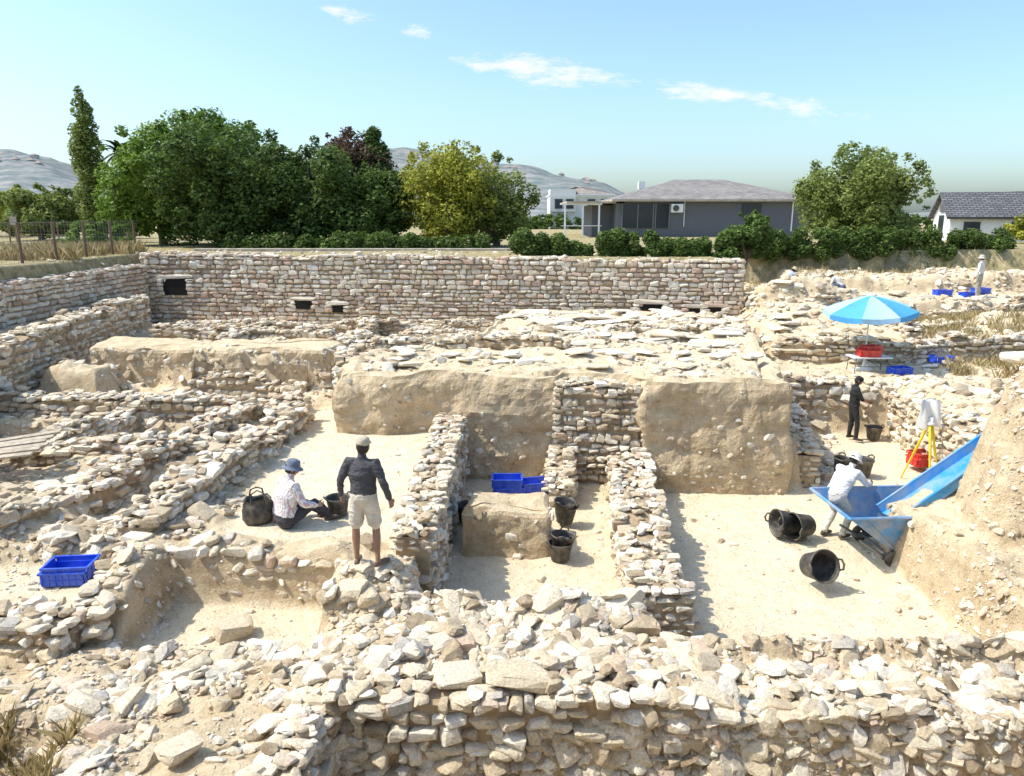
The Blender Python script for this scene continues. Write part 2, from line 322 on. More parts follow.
# ------------------------------------------------------------------ stone walls
def stone_wall(name,pts,width,ztops,L=.25,hc=.125,mat_=STONE,rag=.12,top=True,zb=None,core=MORTAR,sides=(1,-1),topden=1.0,neat=0):
    pts=[np.array(p,float) for p in pts]
    if not hasattr(ztops,'__len__'): ztops=[ztops]*len(pts)
    B=Stones(); CV=[];CF=[]; cn=0
    seg=[np.linalg.norm(pts[i+1]-pts[i]) for i in range(len(pts)-1)]
    acc=0
    for i in range(len(pts)-1):
        a,b=pts[i],pts[i+1]; d=(b-a)/seg[i]; nrm2=np.array([d[1],-d[0]])
        zt=lambda s: ztops[i]+(ztops[i+1]-ztops[i])*s/seg[i]+rag*2*fbm(np.asarray(s+acc)*1.0,np.asarray(s)*0+len(name)+a[0],.9,3,4)
        wob=lambda s: (.12 if not neat else .04)*fbm(np.asarray(s+acc),np.asarray(s)*0+a[1],1.1,6,3)
        m=max(3,int(seg[i]/.15)); ss=np.linspace(-.02,seg[i]+.02,m)
        hw=width/2-.08
        P=a[None]+d[None]*ss[:,None]; z1=zt(ss)-.06
        L1=P+nrm2*(hw+wob(ss))[:,None]; R1=P-nrm2*(hw+wob(ss+5))[:,None]
        zl=(H(L1[:,0]+nrm2[0]*.25,L1[:,1]+nrm2[1]*.25) if zb is None else np.full(m,zb))-.3
        zr=(H(R1[:,0]-nrm2[0]*.25,R1[:,1]-nrm2[1]*.25) if zb is None else np.full(m,zb))-.3
        sec=np.stack([np.column_stack([L1,zl]),np.column_stack([L1,z1-.03]),np.column_stack([P,z1+.02]),np.column_stack([R1,z1-.03]),np.column_stack([R1,zr])],1)
        CV.append(sec.reshape(-1,3)); k=5
        for j in range(m-1):
            for q in range(k-1): CF.append((cn+j*k+q,cn+j*k+q+1,cn+(j+1)*k+q+1,cn+(j+1)*k+q))
        CF.append((cn,cn+1,cn+3,cn+4)); e=cn+(m-1)*k; CF.append((e+4,e+3,e+1,e)); cn+=m*k
        for sd in sides:
            nn=nrm2*sd; zlow=(zl if sd>0 else zr)+.22
            z=float(zlow.min()); zmax=float(zt(ss).max())
            while z<zmax:
                h=hc*rng.uniform(.7,1.35); s=-rng.uniform(0,L); pos=[];siz_=[]; zo=rng.uniform(0,6)
                while s<seg[i]:
                    l=L*rng.uniform(.45,1.5)
                    if s+l>seg[i]+.1: l=max(.1,seg[i]+.05-s)
                    c=s+l/2; dz=(.012 if neat else .05)*math.sin(c*1.3+zo)
                    if c>0 and z+h*.5<float(zt(c))+.02 and z+h>np.interp(c,ss,zlow) and (neat or rng.random()>.06):
                        pr=rng.uniform(-.025,.02) if neat else rng.uniform(-.06,.05)
                        p=a+d*c+nn*(width/2-.10+float(wob(c if sd>0 else c+5))+pr)
                        hh=h*rng.uniform(.7,1.1)*(1 if neat else rng.uniform(.85,1.2))
                        pos.append((p[0],p[1],z+h/2+dz+rng.uniform(-.015,.015))); siz_.append((l*1.0,rng.uniform(.2,.28),hh*1.08))
                    s+=l
                if pos:
                    n=len(pos); yaw=np.full(n,math.atan2(d[1],d[0]))+rng.normal(0,.05 if neat else .14,n)
                    B.addlod(np.array(pos),np.array(siz_),rotm(np.tile([[0,0,1.]],(n,1)),yaw,.035 if neat else .10),rng.random(n),wall=bool(neat) or rng.random()<.6)
                z+=h
        for (pe,de,se) in ((a,-d,0.0),(b,d,seg[i])):
            z=gz(pe[0]+de[0]*.2,pe[1]+de[1]*.2) if zb is None else zb
            while z<float(zt(se)):
                h=hc*rng.uniform(.8,1.2); s=-width/2+.05
                while s<width/2-.08:
                    l=min(L*rng.uniform(.6,1.3),width/2-s); q=pe+nrm2*(s+l/2)-de*.03
                    B.addlod(np.array([[q[0],q[1],z+h/2]]),np.array([[l,.2,h]]),rotm(np.array([[0,0,1.]]),np.array([math.atan2(nrm2[1],nrm2[0])]),.08),rng.random(1))
                    s+=l
                z+=h
        if top:
            n=int(seg[i]*width/(L*L*.42)*topden); s=rng.uniform(0,seg[i],n); o=rng.uniform(-width/2+.04,width/2-.04,n)
            P=a[None]+d[None]*s[:,None]+nrm2[None]*o[:,None]; sz=L*rng.uniform(.35,1.1,n)
            size=np.stack([sz*1.1,sz*.8,sz*rng.uniform(.25,.55,n)],1)
            B.addlod(np.column_stack([P,zt(s)+rng.uniform(-.05,.03,n)]),size,rotm(np.tile([[0,0,1.]],(n,1)),rng.uniform(0,6.28,n),.15),rng.random(n))
        acc+=seg[i]
    V=np.concatenate([np.concatenate(CV)]+B.V); nc=cn
    F3=np.concatenate(B.F)+nc; F4=np.array(CF)
    tone=np.concatenate([np.full(nc,.3)]+B.T)
    mi=np.concatenate([np.ones(len(F4)),np.zeros(len(F3))])
    return mesh_np(name,V,[F4,F3],[mat_,core],tone=tone,midx=mi)
SW='stone_wall'
stone_wall(SW,[(-1.42,9.7),(-1.40,12.5),(-1.34,15.8)],.62,[1.42,1.5,1.6],L=.21,hc=.11)
stone_wall(SW,[(2.0,8.9),(2.2,12),(2.48,15.3)],.85,[.85,.85,.95],L=.21,hc=.11,rag=.16)
stone_wall(SW,[(.95,14.2),(1.15,15.9)],.55,[.55,.95],L=.2,hc=.11)
stone_wall(SW,[(1.0,16.0),(2.75,15.65)],.7,[2.3,2.25],L=.21,hc=.12)
stone_wall(SW,[(-4.95,16.9),(-5.2,13.5),(-5.6,10.3)],.7,[1.5,1.55,1.45],rag=.16)
stone_wall(SW,[(-6.35,17.3),(-7.0,13.4),(-7.8,10.3)],.65,[1.5,1.45,1.45],rag=.22)
stone_wall(SW,[(-12.8,17.9),(-8.8,17.6),(-5.2,17.7)],.6,[1.8,1.5,1.45],rag=.22)
stone_wall(SW,[(-12.6,13.9),(-9.3,13.9),(-7.3,14.2)],.6,[1.6,1.45,1.45],rag=.22)
stone_wall(SW,[(-9.1,14.2),(-9.3,17.4)],.55,1.4,rag=.22)
stone_wall(SW,[(-9.9,10.6),(-9.7,13.6)],.6,1.35,rag=.2)
stone_wall(SW,[(-8.9,20.4),(-5.7,20.15)],.45,[1.4,1.4],rag=.18)
stone_wall(SW,[(-5.1,10.1),(-3.6,10.0),(-2.0,9.85)],.45,[1.08,1.08,1.08],L=.28,hc=.17,rag=.05,topden=.3)
stone_wall(SW,[(-5.3,8.4),(-5.35,9.9)],.55,[1.0,1.15],rag=.12)
stone_wall(SW,[(-9.5,8.5),(-7.2,8.55),(-5.4,8.3)],.65,[1.0,1.0,.95],L=.24,hc=.13,rag=.2)
stone_wall(SW,[(-12.9,17),(-13.4,22),(-14.1,28)],.8,[2.7,2.8,2.85],L=.3,hc=.15,rag=.12)
stone_wall(SW,[(-12,25.0),(-6,24.6),(-1.2,24.2)],.6,[2.2,2.05,2.0],rag=.2)
stone_wall(SW,[(-12.5,27.6),(-5,27.2),(1.5,27.9)],.6,[2.1,2.0,2.0],rag=.2)
stone_wall(SW,[(-9,22.7),(-9.2,27.2)],.55,2.0,rag=.2)
stone_wall(SW,[(-5,22.4),(-5.1,27.0)],.55,2.0,rag=.2)
stone_wall(SW,[(-4.4,19.3),(-1.2,20.2),(1.5,19.6)],.6,[2.45,2.62,2.62],rag=.14)
stone_wall(SW,[(-3.9,16.9),(-4.3,19.3)],.5,[2.4,2.45],rag=.1)
stone_wall(SW,[(3.0,22.2),(7.0,22.0)],.6,2.55,rag=.1)
stone_wall(SW,[(-1.9,6.98),(.4,7.02),(3.0,6.98)],.6,[.90,.98,.84],L=.23,hc=.115,rag=.15)
stone_wall(SW,[(3.1,6.95),(5.2,7.1),(6.3,7.3)],.6,[.74,.56,.45],L=.22,hc=.115,rag=.18)
stone_wall(SW,[(-2.2,4.6),(-2.15,5.6),(-2.1,6.85)],.5,[.7,.8,.9],L=.23,hc=.12,rag=.12)
stone_wall(SW,[(6.35,15.4),(7.3,19.6)],.7,[.85,1.1],rag=.22)
stone_wall(SW,[(7.4,20.0),(10.8,19.8),(14,19.4)],.6,[1.4,1.35,1.5],L=.28,hc=.15,rag=.18)
stone_wall(SW,[(9.6,14.3),(10.4,19.4)],.6,[1.3,1.4],rag=.28)
stone_wall(SW,[(8.3,23.3),(12,22.6),(20,22.9)],.6,[2.0,2.05,2.0],rag=.25,L=.28)
stone_wall(SW,[(10,26.5),(16,26.1),(25,26.5)],.6,[2.9,2.8,2.8],rag=.25,L=.28)
stone_wall(SW,[(12.5,23),(13.3,26)],.6,[2.2,2.8],rag=.25,L=.28)
perim=[(-14.95,30.75),(-6,29.8),(2,28.9),(8.55,27.95)]
stone_wall('masonry_perimeter_wall',perim,.55,[4.32,4.28,4.20,4.12],L=.33,hc=.16,mat_=BACKSTONE,rag=.07,zb=1.2,neat=1)
stone_wall('masonry_perimeter_wall',[(-15.2,14),(-15.2,22),(-15.0,30.4)],.5,[3.75,3.8,3.9],L=.31,hc=.15,mat_=BACKSTONE,rag=.07,zb=2.2,neat=1)
def box_np(c,s,yaw=0):
    v=np.array([[x,y,z] for z in(-.5,.5) for y in(-.5,.5) for x in(-.5,.5)])*np.array(s)
    cy,sy=math.cos(yaw),math.sin(yaw); v=v@np.array([[cy,sy,0],[-sy,cy,0],[0,0,1]])+np.array(c)
    f=np.array([[0,2,3,1],[4,5,7,6],[0,1,5,4],[2,6,7,3],[0,4,6,2],[1,3,7,5]]); return v,f
class MB:
    def __init__(s): s.V=[];s.F=[];s.M=[];s.n=0
    def _a(s,v,f,m):
        s.V.extend(tuple(map(float,q)) for q in v)
        for q in f: s.F.append(tuple(int(i)+s.n for i in q)); s.M.append(m)
        s.n+=len(v)
    def box(s,c,sz,m=0,yaw=0): v,f=box_np(c,sz,yaw); s._a(v,f,m)
    def tube(s,pts,rad,m=0,n=10,side=None,cap=True):
        pts=[Vector(p) for p in pts]
        rad=[(r,r) if not hasattr(r,'__len__') else r for r in rad]
        K=len(pts); T=[]
        for i in range(K):
            t=(pts[min(i+1,K-1)]-pts[max(i-1,0)]); T.append(t.normalized())
        if side is None: side=Vector((1,0,0)) if abs(T[0].x)<.8 else Vector((0,1,0))
        side=Vector(side); V=[];F=[]
        P=[];Rr=[];TT=[]
        if cap:
            P+=[pts[0]-T[0]*min(rad[0])*.55]; Rr+=[(rad[0][0]*.6,rad[0][1]*.6)]; TT+=[T[0]]
        P+=pts;Rr+=rad;TT+=T
        if cap:
            P+=[pts[-1]+T[-1]*min(rad[-1])*.55]; Rr+=[(rad[-1][0]*.6,rad[-1][1]*.6)]; TT+=[T[-1]]
        for p,(ra,rb),t in zip(P,Rr,TT):
            a=(side-t*side.dot(t))
            if a.length<1e-3: a=Vector((0,1,0))-t*t.y
            a.normalize(); b=t.cross(a)
            for k in range(n):
                g=2*math.pi*k/n; V.append(p+a*math.cos(g)*ra+b*math.sin(g)*rb)
        for j in range(len(P)-1):
            for k in range(n): F.append((j*n+k,j*n+(k+1)%n,(j+1)*n+(k+1)%n,(j+1)*n+k))
        F.append(tuple(range(n))[::-1]); e=(len(P)-1)*n; F.append(tuple(e+k for k in range(n)))
        s._a(V,F,m)
    def lathe(s,prof,m=0,n=24,mtx=None):
        V=[];F=[]
        for r,z in prof:
            for k in range(n):
                g=2*math.pi*k/n; v=Vector((r*math.cos(g),r*math.sin(g),z)); V.append(mtx@v if mtx else v)
        for j in range(len(prof)-1):
            for k in range(n): F.append((j*n+k,j*n+(k+1)%n,(j+1)*n+(k+1)%n,(j+1)*n+k))
        s._a(V,F,m)
    def build(s,name,mats,smooth=False,bevel=0):
        me=bpy.data.meshes.new(name); me.from_pydata(s.V,[],s.F); 
        for m in mats: me.materials.append(m)
        me.polygons.foreach_set('material_index',s.M); me.polygons.foreach_set('use_smooth',[smooth]*len(s.F))
        bm=bmesh.new(); bm.from_mesh(me); bmesh.ops.recalc_face_normals(bm,faces=bm.faces); bm.to_mesh(me); bm.free()
        me.update(); o=link(bpy.data.objects.new(name,me))
        if bevel:
            b=o.modifiers.new('b','BEVEL'); b.width=bevel; b.segments=2; b.limit_method='ANGLE'
        return o
def opening(x,zc,w,h):
    i=[k for k in range(3) if perim[k][0]<=x<=perim[k+1][0]][0]; (x0,y0),(x1,y1)=perim[i],perim[i+1]
    y=y0+(y1-y0)*(x-x0)/(x1-x0); yaw=math.atan2(y1-y0,x1-x0); nn=np.array([math.sin(yaw),-math.cos(yaw)]); dd=np.array([math.cos(yaw),math.sin(yaw)])
    v,f=box_np((x+nn[0]*.18,y+nn[1]*.18,zc),(w,.29,h),yaw)  # solid black box, no real recess; its colour stands for the shade
    B=Stones(); P=[];Z_=[]
    c=np.array([x,y])+nn*.22
    P.append((*c,zc+h/2+.07)); Z_.append((w+.5,.28,.17))
    for s in(-1,1):
        zz=zc-h/2
        while zz<zc+h/2-.03:
            hh=min(rng.uniform(.12,.2),zc+h/2-zz+.02); l=rng.uniform(.2,.34); q=c+dd*s*(w/2+l/2-rng.uniform(.0,.05)); P.append((*q,zz+hh/2)); Z_.append((l,.30,hh)); zz+=hh
    n=len(P); B.add(np.array(P),np.array(Z_),rotm(np.tile([[0,0,1.]],(n,1)),np.full(n,yaw),.03),rng.uniform(.3,.9,n),WM)
    SV=np.concatenate(B.V); SF=np.concatenate(B.F)+8
    return mesh_np('wall_drain_opening',np.vstack([v,SV]),[f,SF],[SHADEBLK,BACKSTONE],tone=np.concatenate([np.zeros(8),np.concatenate(B.T)]),midx=np.concatenate([np.zeros(6),np.ones(len(SF))]))
for a in ((-13.6,3.0,1.0,.65),(-8.3,2.35,.7,.32),(-6.9,2.2,.45,.28),(5.3,2.35,.85,.45),(6.9,2.2,.5,.45),(7.6,2.2,.55,.55)): opening(*a)
# ------------------------------------------------------------------ earth baulks
def earth_block(name,poly,z0,z1,batter=.12,step=.065,inner=.15,disp=.1,topn=.05,seed=0,pebbles=16):
    P=[np.array(p,float) for p in poly]
    ar=sum(P[i][0]*P[(i+1)%len(P)][1]-P[(i+1)%len(P)][0]*P[i][1] for i in range(len(P)))
    if ar<0: P=P[::-1]
    pts=[]
    for i in range(len(P)):
        a,b=P[i],P[(i+1)%len(P)]; n=max(1,int(np.linalg.norm(b-a)/step))
        for k in range(n): pts.append(a+(b-a)*k/n)
    Q=np.array(pts); n=len(Q)
    for _ in range(2): Q=(np.roll(Q,1,0)+2*Q+np.roll(Q,-1,0))/4
    T=np.roll(Q,-3,0)-np.roll(Q,3,0); T/=np.linalg.norm(T,axis=1,keepdims=True); NO=np.stack([T[:,1],-T[:,0]],1)
    per=np.arange(n)*step; hgt=z1-z0; m=int(hgt/step); V=[]
    topz=.14*fbm(per,per*0+seed,.6,seed+2,5)
    for j in range(m+1):
        t=j/m; z=z0-.25+(hgt+.25)*t; zz=np.full(n,z)
        off=batter*(1-t)+disp*fbm(per,zz+seed,1.0,seed,5)+.8*disp*fbm(per,zz,.35,seed+4,2)
        off+=.30*disp*fbm(per,zz*1.3,3.2,seed+9,3)-.5*disp*np.clip(fbm(per*2.4,zz*.5,1.0,seed+11,3)-.15,0,1)
        off-=(.06+.25*np.clip(fbm(per,per*0,.8,seed+14,3),0,1))*sm((t-.90)/.10)**2
        V.append(np.column_stack([Q+NO*off[:,None],zz+topz*t]))
    C=Q.mean(0)
    for k,f in enumerate(np.linspace(.97,inner,12) if inner<.5 else np.linspace(.985,inner,5)):
        q=C+(Q-C)*f-NO*.1; z=z1+.03+topn*2*fbm(q[:,0],q[:,1],1.5,seed+7,4)
        if inner>.4 and k>1: z=z-.06*(k-1)
        V.append(np.column_stack([q,z+topz*(1-k/10)]))
    K=len(V); V=np.concatenate(V); I=np.arange(K*n).reshape(K,n)
    F=np.stack([I[:-1],np.roll(I[:-1],-1,1),np.roll(I[1:],-1,1),I[1:]],-1).reshape(-1,4)
    side=F[:m*n]; c=V[side].mean(1); ee=np.cross(V[side[:,2]]-V[side[:,0]],V[side[:,3]]-V[side[:,1]]); ar_=np.linalg.norm(ee,axis=1)/2; nn=ee/(2*ar_[:,None]+1e-12)
    fac=np.clip(1+3*fbm(c[:,0]+c[:,1],c[:,2],.9,seed+20,3),.05,4)
    src=np.repeat(np.arange(len(side)),rng.poisson(pebbles*ar_*fac)); k=len(src)
    B=Stones(); s=.055*np.clip(rng.lognormal(0,.6,k),.4,3.2)
    B.add(c[src]+rng.uniform(-.03,.03,(k,3)),np.stack([s*1.4,s,s*.7],1),rotm(nn[src]+np.array([0,0,.01]),rng.uniform(0,6.28,k),.3),rng.random(k),PM)
    nv=len(V)
    if inner<.4:
        V=np.vstack([V,[C[0],C[1],z1+.03]]); l=I[-1]; F3=np.stack([l,np.roll(l,-1),np.full(n,nv)],-1); nv+=1
    else: F3=np.zeros((0,3),int)
    sV=np.concatenate(B.V); sF=np.concatenate(B.F)+nv
    return mesh_np(name,np.vstack([V,sV]),[F,np.vstack([F3,sF])],[BAULK,STONE],tone=np.concatenate([np.zeros(nv),np.concatenate(B.T)]),
       midx=np.concatenate([np.zeros(len(F)+len(F3)),np.ones(len(sF))]),smooth=False)
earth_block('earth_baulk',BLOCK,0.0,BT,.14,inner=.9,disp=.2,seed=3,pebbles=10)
earth_block('earth_baulk',[(-.86,12.0),(.62,11.95),(.62,13.0),(-.72,13.05)],0.05,.82,.05,step=.045,inner=.05,disp=.13,seed=9)
earth_block('earth_baulk',[(-12.0,20.9),(-5.2,20.4),(-5.1,21.9),(-12.2,22.6)],1.0,2.15,.1,inner=.05,disp=.2,seed=13)
slab=Stones()
def slabs(n,x0,x1,y0,y1,smin,smax,th=.07):
    x=rng.uniform(x0,x1,n); y=rng.uniform(y0,y1,n); s=rng.uniform(smin,smax,n)
    zz=H(x,y)+th*.6+rng.uniform(0,.04,n)
    slab.add(np.column_stack([x,y,zz]),np.stack([s*1.4,s,np.full(n,th)*rng.uniform(.8,1.5,n)],1),rotm(np.tile([[0,0,1.]],(n,1)),rng.uniform(-.7,.7,n),.05),rng.uniform(.25,.88,n),PM)
slabs(75,-.5,6.8,20.5,26.5,.35,.85,.1); slabs(26,1.5,6.0,16.5,20.5,.3,.6,.09); slabs(22,-3.4,.6,16.8,19,.25,.45,.09); slabs(26,-11,-5.5,12,19,.25,.45,.09); slabs(40,8.6,16,20.5,30,.3,.6,.12)
slab.add(np.array([[.06,6.98,1.08],[-.58,7.1,.98],[-3.2,6.2,.8],[-4.2,5.2,.7],[6.0,7.5,.65],[14.4,20.6,1.9],[-3.7,8.9,.45]]),np.array([[.70,.42,.19],[.5,.4,.14],[.4,.3,.14],[.5,.3,.14],[.45,.3,.15],[1,.8,.3],[.5,.35,.3]]),rotm(np.tile([[0,0,1.]],(7,1)),np.array([.05,.3,.8,.3,.3,.2,.4]),.05),np.array([.33,.5,.4,.3,.5,.7,.3]),WN)
mesh_np('paving_slabs',np.concatenate(slab.V),[np.concatenate(slab.F)],[STONE],tone=np.concatenate(slab.T))
# ------------------------------------------------------------------ foliage
def leaves(centers,radii,n,size,r=rng,shell=.55):
    centers=np.array(centers,float); radii=np.array(radii,float)
    if radii.ndim==1: radii=np.repeat(radii[:,None],3,1)
    w=radii.prod(1)**(2/3); k=r.choice(len(centers),n,p=w/w.sum())
    d=r.normal(size=(n,3)); d/=np.linalg.norm(d,axis=1,keepdims=True)
    rad=shell+(1.08-shell)*r.random(n)**.6
    p=centers[k]+d*radii[k]*rad[:,None]
    nn=d+.8*r.normal(size=(n,3)); nn[:,2]+=.4; R_=rotm(nn,r.uniform(0,6.28,n),0)
    s=size*r.uniform(.6,1.4,n)
    q=np.array([[-1,0,0],[0,-.55,.1],[1,0,0],[0,.55,.1]])*.5
    V=(np.einsum('nij,kj->nki',R_,q)*s[:,None,None]+p[:,None,:]).reshape(-1,3)
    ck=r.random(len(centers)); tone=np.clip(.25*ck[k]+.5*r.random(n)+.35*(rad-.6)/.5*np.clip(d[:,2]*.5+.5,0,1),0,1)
    return V,np.repeat(tone,4)
def tree(name,x,y,z0,ztop,rx,crown_lo,leaf,n=9000,size=.22,clumps=46,trunk=.18,seed=1,ry=None,shape='round'):
    r=np.random.default_rng(seed); ry=ry or rx; cz=(ztop+crown_lo)/2; rz=(ztop-crown_lo)/2
    C=[];Rd=[]
    for i in range(clumps):
        d=r.normal(size=3); d/=np.linalg.norm(d); f=r.uniform(.35,.86)
        if shape=='cone':
            t=r.random()**.8; a=r.uniform(0,6.28); rr=(1-t)*rx*r.uniform(.3,.9)+.05; C.append((x+rr*math.cos(a),y+rr*math.sin(a),crown_lo+t*2*rz*.97)); Rd.append(.16*rx+.25*rx*(1-t)*r.uniform(.6,1.2)); continue
        if shape=='column':
            t=i/clumps; a=r.uniform(0,6.28); w_=rx*(math.sin(math.pi*min(1,.12+t*.85))**.6); C.append((x+w_*.45*math.cos(a),y+w_*.45*math.sin(a),crown_lo+t*2*rz)); Rd.append(w_*r.uniform(.4,.6)); continue
        C.append((x+d[0]*f*rx,y+d[1]*f*ry,cz+d[2]*f*rz)); Rd.append(min(rx,rz)*r.uniform(.17,.38))
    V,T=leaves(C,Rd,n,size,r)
    if shape=='round':
        C2=[];R2=[]
        for i in range(clumps):
            d=r.normal(size=3); d/=np.linalg.norm(d); d[2]=d[2]*.9+.1
            C2.append((x+d[0]*rx*.95,y+d[1]*ry*.95,cz+d[2]*rz*.97)); R2.append(min(rx,rz)*r.uniform(.06,.15))
        V2,T2=leaves(C2,R2,n//7,size,r,.1); V=np.vstack([V,V2]); T=np.concatenate([T,T2])
    nl=len(V)//4; FQ=np.arange(nl*4).reshape(-1,4)
    mb=MB(); zc=crown_lo+.25*rz
    mb.tube([(x,y,z0-.3),(x+.05,y,z0+(zc-z0)*.5),(x,y,zc),(x,y,ztop-rz*.5)],[trunk*1.2,trunk,trunk*.8,trunk*.25],n=8)
    for i in range(0,min(len(C),14)):
        c=C[i]; b=(x,y,zc-.3*rz*r.random()); mid=((b[0]+c[0])/2,(b[1]+c[1])/2,(b[2]+c[2])/2+.1); mb.tube([b,mid,c],[trunk*.5,trunk*.3,trunk*.1],n=6)
    tv=np.array(mb.V); tf=np.array([f for f in mb.F if len(f)==4])+len(V)
    return mesh_np(name,np.vstack([V,tv]),[FQ,tf],[leaf,BARK],tone=np.concatenate([T,np.zeros(len(tv))]),midx=np.concatenate([np.zeros(len(FQ)),np.ones(len(tf))]))
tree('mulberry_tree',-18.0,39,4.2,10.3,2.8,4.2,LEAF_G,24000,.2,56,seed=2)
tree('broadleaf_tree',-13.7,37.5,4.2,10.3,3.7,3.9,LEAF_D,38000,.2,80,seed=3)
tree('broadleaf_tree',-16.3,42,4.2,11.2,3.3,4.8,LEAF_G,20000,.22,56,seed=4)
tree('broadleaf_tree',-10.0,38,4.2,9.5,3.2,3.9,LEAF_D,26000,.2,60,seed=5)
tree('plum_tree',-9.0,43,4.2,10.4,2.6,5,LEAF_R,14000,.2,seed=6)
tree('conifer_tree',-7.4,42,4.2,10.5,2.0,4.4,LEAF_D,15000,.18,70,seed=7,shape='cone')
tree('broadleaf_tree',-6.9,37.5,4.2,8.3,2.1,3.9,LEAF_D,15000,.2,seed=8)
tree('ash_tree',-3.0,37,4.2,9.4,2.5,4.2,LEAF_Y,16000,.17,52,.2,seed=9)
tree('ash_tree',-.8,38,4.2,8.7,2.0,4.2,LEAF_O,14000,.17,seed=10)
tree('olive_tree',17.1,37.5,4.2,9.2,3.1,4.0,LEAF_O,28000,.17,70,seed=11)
tree('poplar_tree',-23.5,43,4.2,12.6,.95,4.4,LEAF_O,13000,.17,76,.12,seed=12,shape='column')
tree('broadleaf_tree',-31,50,4.2,7.8,3.0,4.3,LEAF_O,9000,.24,seed=13)
tree('broadleaf_tree',-38,58,4.2,7.6,4,4.3,LEAF_Y,9000,.28,seed=14)
tree('broadleaf_tree',-27,52,4.2,7.0,2.4,4.3,LEAF_D,7000,.24,seed=19)
tree('shrub',9.3,30.0,4.2,6.0,.95,4.0,LEAF_D,5000,.14,24,.05,seed=15)
tree('shrub',29.5,43,4.2,5.9,2.2,4.3,LEAF_Y,5500,.16,28,.05,seed=16)
tree('shrub',33,44,4.2,5.5,2.4,4.3,LEAF_G,5500,.16,28,.05,seed=18)
tree('shrub',-18.2,33,4.2,5.7,1.7,4.2,LEAF_G,5500,.15,26,.04,seed=17)
def palm(name,x,y,z0,zt):
    mb=MB(); mb.tube([(x,y,z0),(x,y,zt)],[.22,.18],1,8); r=random.Random(5)
    for i in range(40):
        a=r.uniform(0,6.28); e=r.uniform(-.3,1.3); L=1.5; prev=None
        for k in range(6):
            t=k/5; rr=L*t*math.cos(e*(1-t*.5)); zz=L*t*math.sin(e)-1.0*t*t*.8
            p=Vector((x+rr*math.cos(a),y+rr*math.sin(a),zt+zz))
            if prev is not None:
                sd=Vector((-math.sin(a),math.cos(a),-.35))*.24*(1-t*.6); sd2=Vector((math.sin(a),-math.cos(a),-.35))*.24*(1-t*.6)
                mb._a([prev,prev+sd,p+sd*.8,p],[(0,1,2,3)],0); mb._a([prev,prev+sd2,p+sd2*.8,p],[(0,1,2,3)],0)
            prev=p
    return mb.build(name,[LEAF_D,BARK])
palm('palm_tree',-23.9,47.5,4.2,9.6)
def hedge(name,x0,y0,x1,y1,z0,z1,w,leaf,n,seed,size=.16):
    r=np.random.default_rng(seed); m=int(math.hypot(x1-x0,y1-y0)/.45)*4
    t=r.random(m); C=np.column_stack([x0+(x1-x0)*t,y0+(y1-y0)*t+r.uniform(-w,w,m),r.uniform(z0,z1-.25,m)]); 
    V,T=leaves(C,r.uniform(.25,.45,m),n,size,r,.4); nl=len(V)//4
    return mesh_np(name,V,[np.arange(nl*4).reshape(-1,4)],[leaf],tone=T)
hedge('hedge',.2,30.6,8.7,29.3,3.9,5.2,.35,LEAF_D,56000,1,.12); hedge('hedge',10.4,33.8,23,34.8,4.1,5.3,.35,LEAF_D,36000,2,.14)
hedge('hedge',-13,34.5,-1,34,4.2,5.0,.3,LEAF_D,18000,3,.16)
hedge('tree_line',-85,95,-40,85,4.2,8,4,LEAF_O,14000,4,.7); hedge('tree_line',-20,90,80,90,4.2,6,3,LEAF_D,12000,5,.6)
def grass(name,poly,n,h,m,seed):
    r=np.random.default_rng(seed); P=np.array(poly); mn,mx_=P.min(0),P.max(0); x=r.uniform(mn[0],mx_[0],n*3); y=r.uniform(mn[1],mx_[1],n*3)
    k=(sdf(poly,x,y)<0)&(fbm(x,y,1.2,seed,3)>-.05); x=x[k][:n]; y=y[k][:n]; n=len(x); z=H(x,y)-.02
    a=r.uniform(0,6.28,n); w=.008+.004*h; hh=h*r.uniform(.3,1.2,n); lx=r.normal(0,.3,n)*hh; ly=r.normal(0,.3,n)*hh
    dx=np.cos(a)*w; dy=np.sin(a)*w
    b0=np.column_stack([x-dx,y-dy,z]); b1=np.column_stack([x+dx,y+dy,z]); m0=np.column_stack([x+lx*.4,y+ly*.4,z+hh*.6]); t=np.column_stack([x+lx,y+ly,z+hh])
    V=np.stack([b0,b1,m0+np.column_stack([dx,dy,dx*0])*.6,t],1).reshape(-1,3)
    return mesh_np(name,V,[np.arange(n*4).reshape(-1,4)],[m],tone=np.repeat(r.random(n),4))
grass('dry_grass',[(-8,4.6),(-3.9,4.6),(-4.5,6.8),(-8,7.0)],9000,.28,GRASSM,2)
grass('dry_grass',[(12.5,20.5),(19,20.5),(19,26),(13,26)],9000,.3,GRASSM,3)
grass('dry_grass',[(-20,26),(-15.5,26),(-15.5,33),(-20,33)],6000,.5,GRASSM,4)
grass('dry_grass',[(8,29.5),(22,33.6),(22,36),(8,36)],3000,.25,GRASSM,5)
grass('weeds',[(-1.5,5.2),(3,5.2),(3,6.6),(-1.5,6.6)],500,.3,LEAF_G,6)
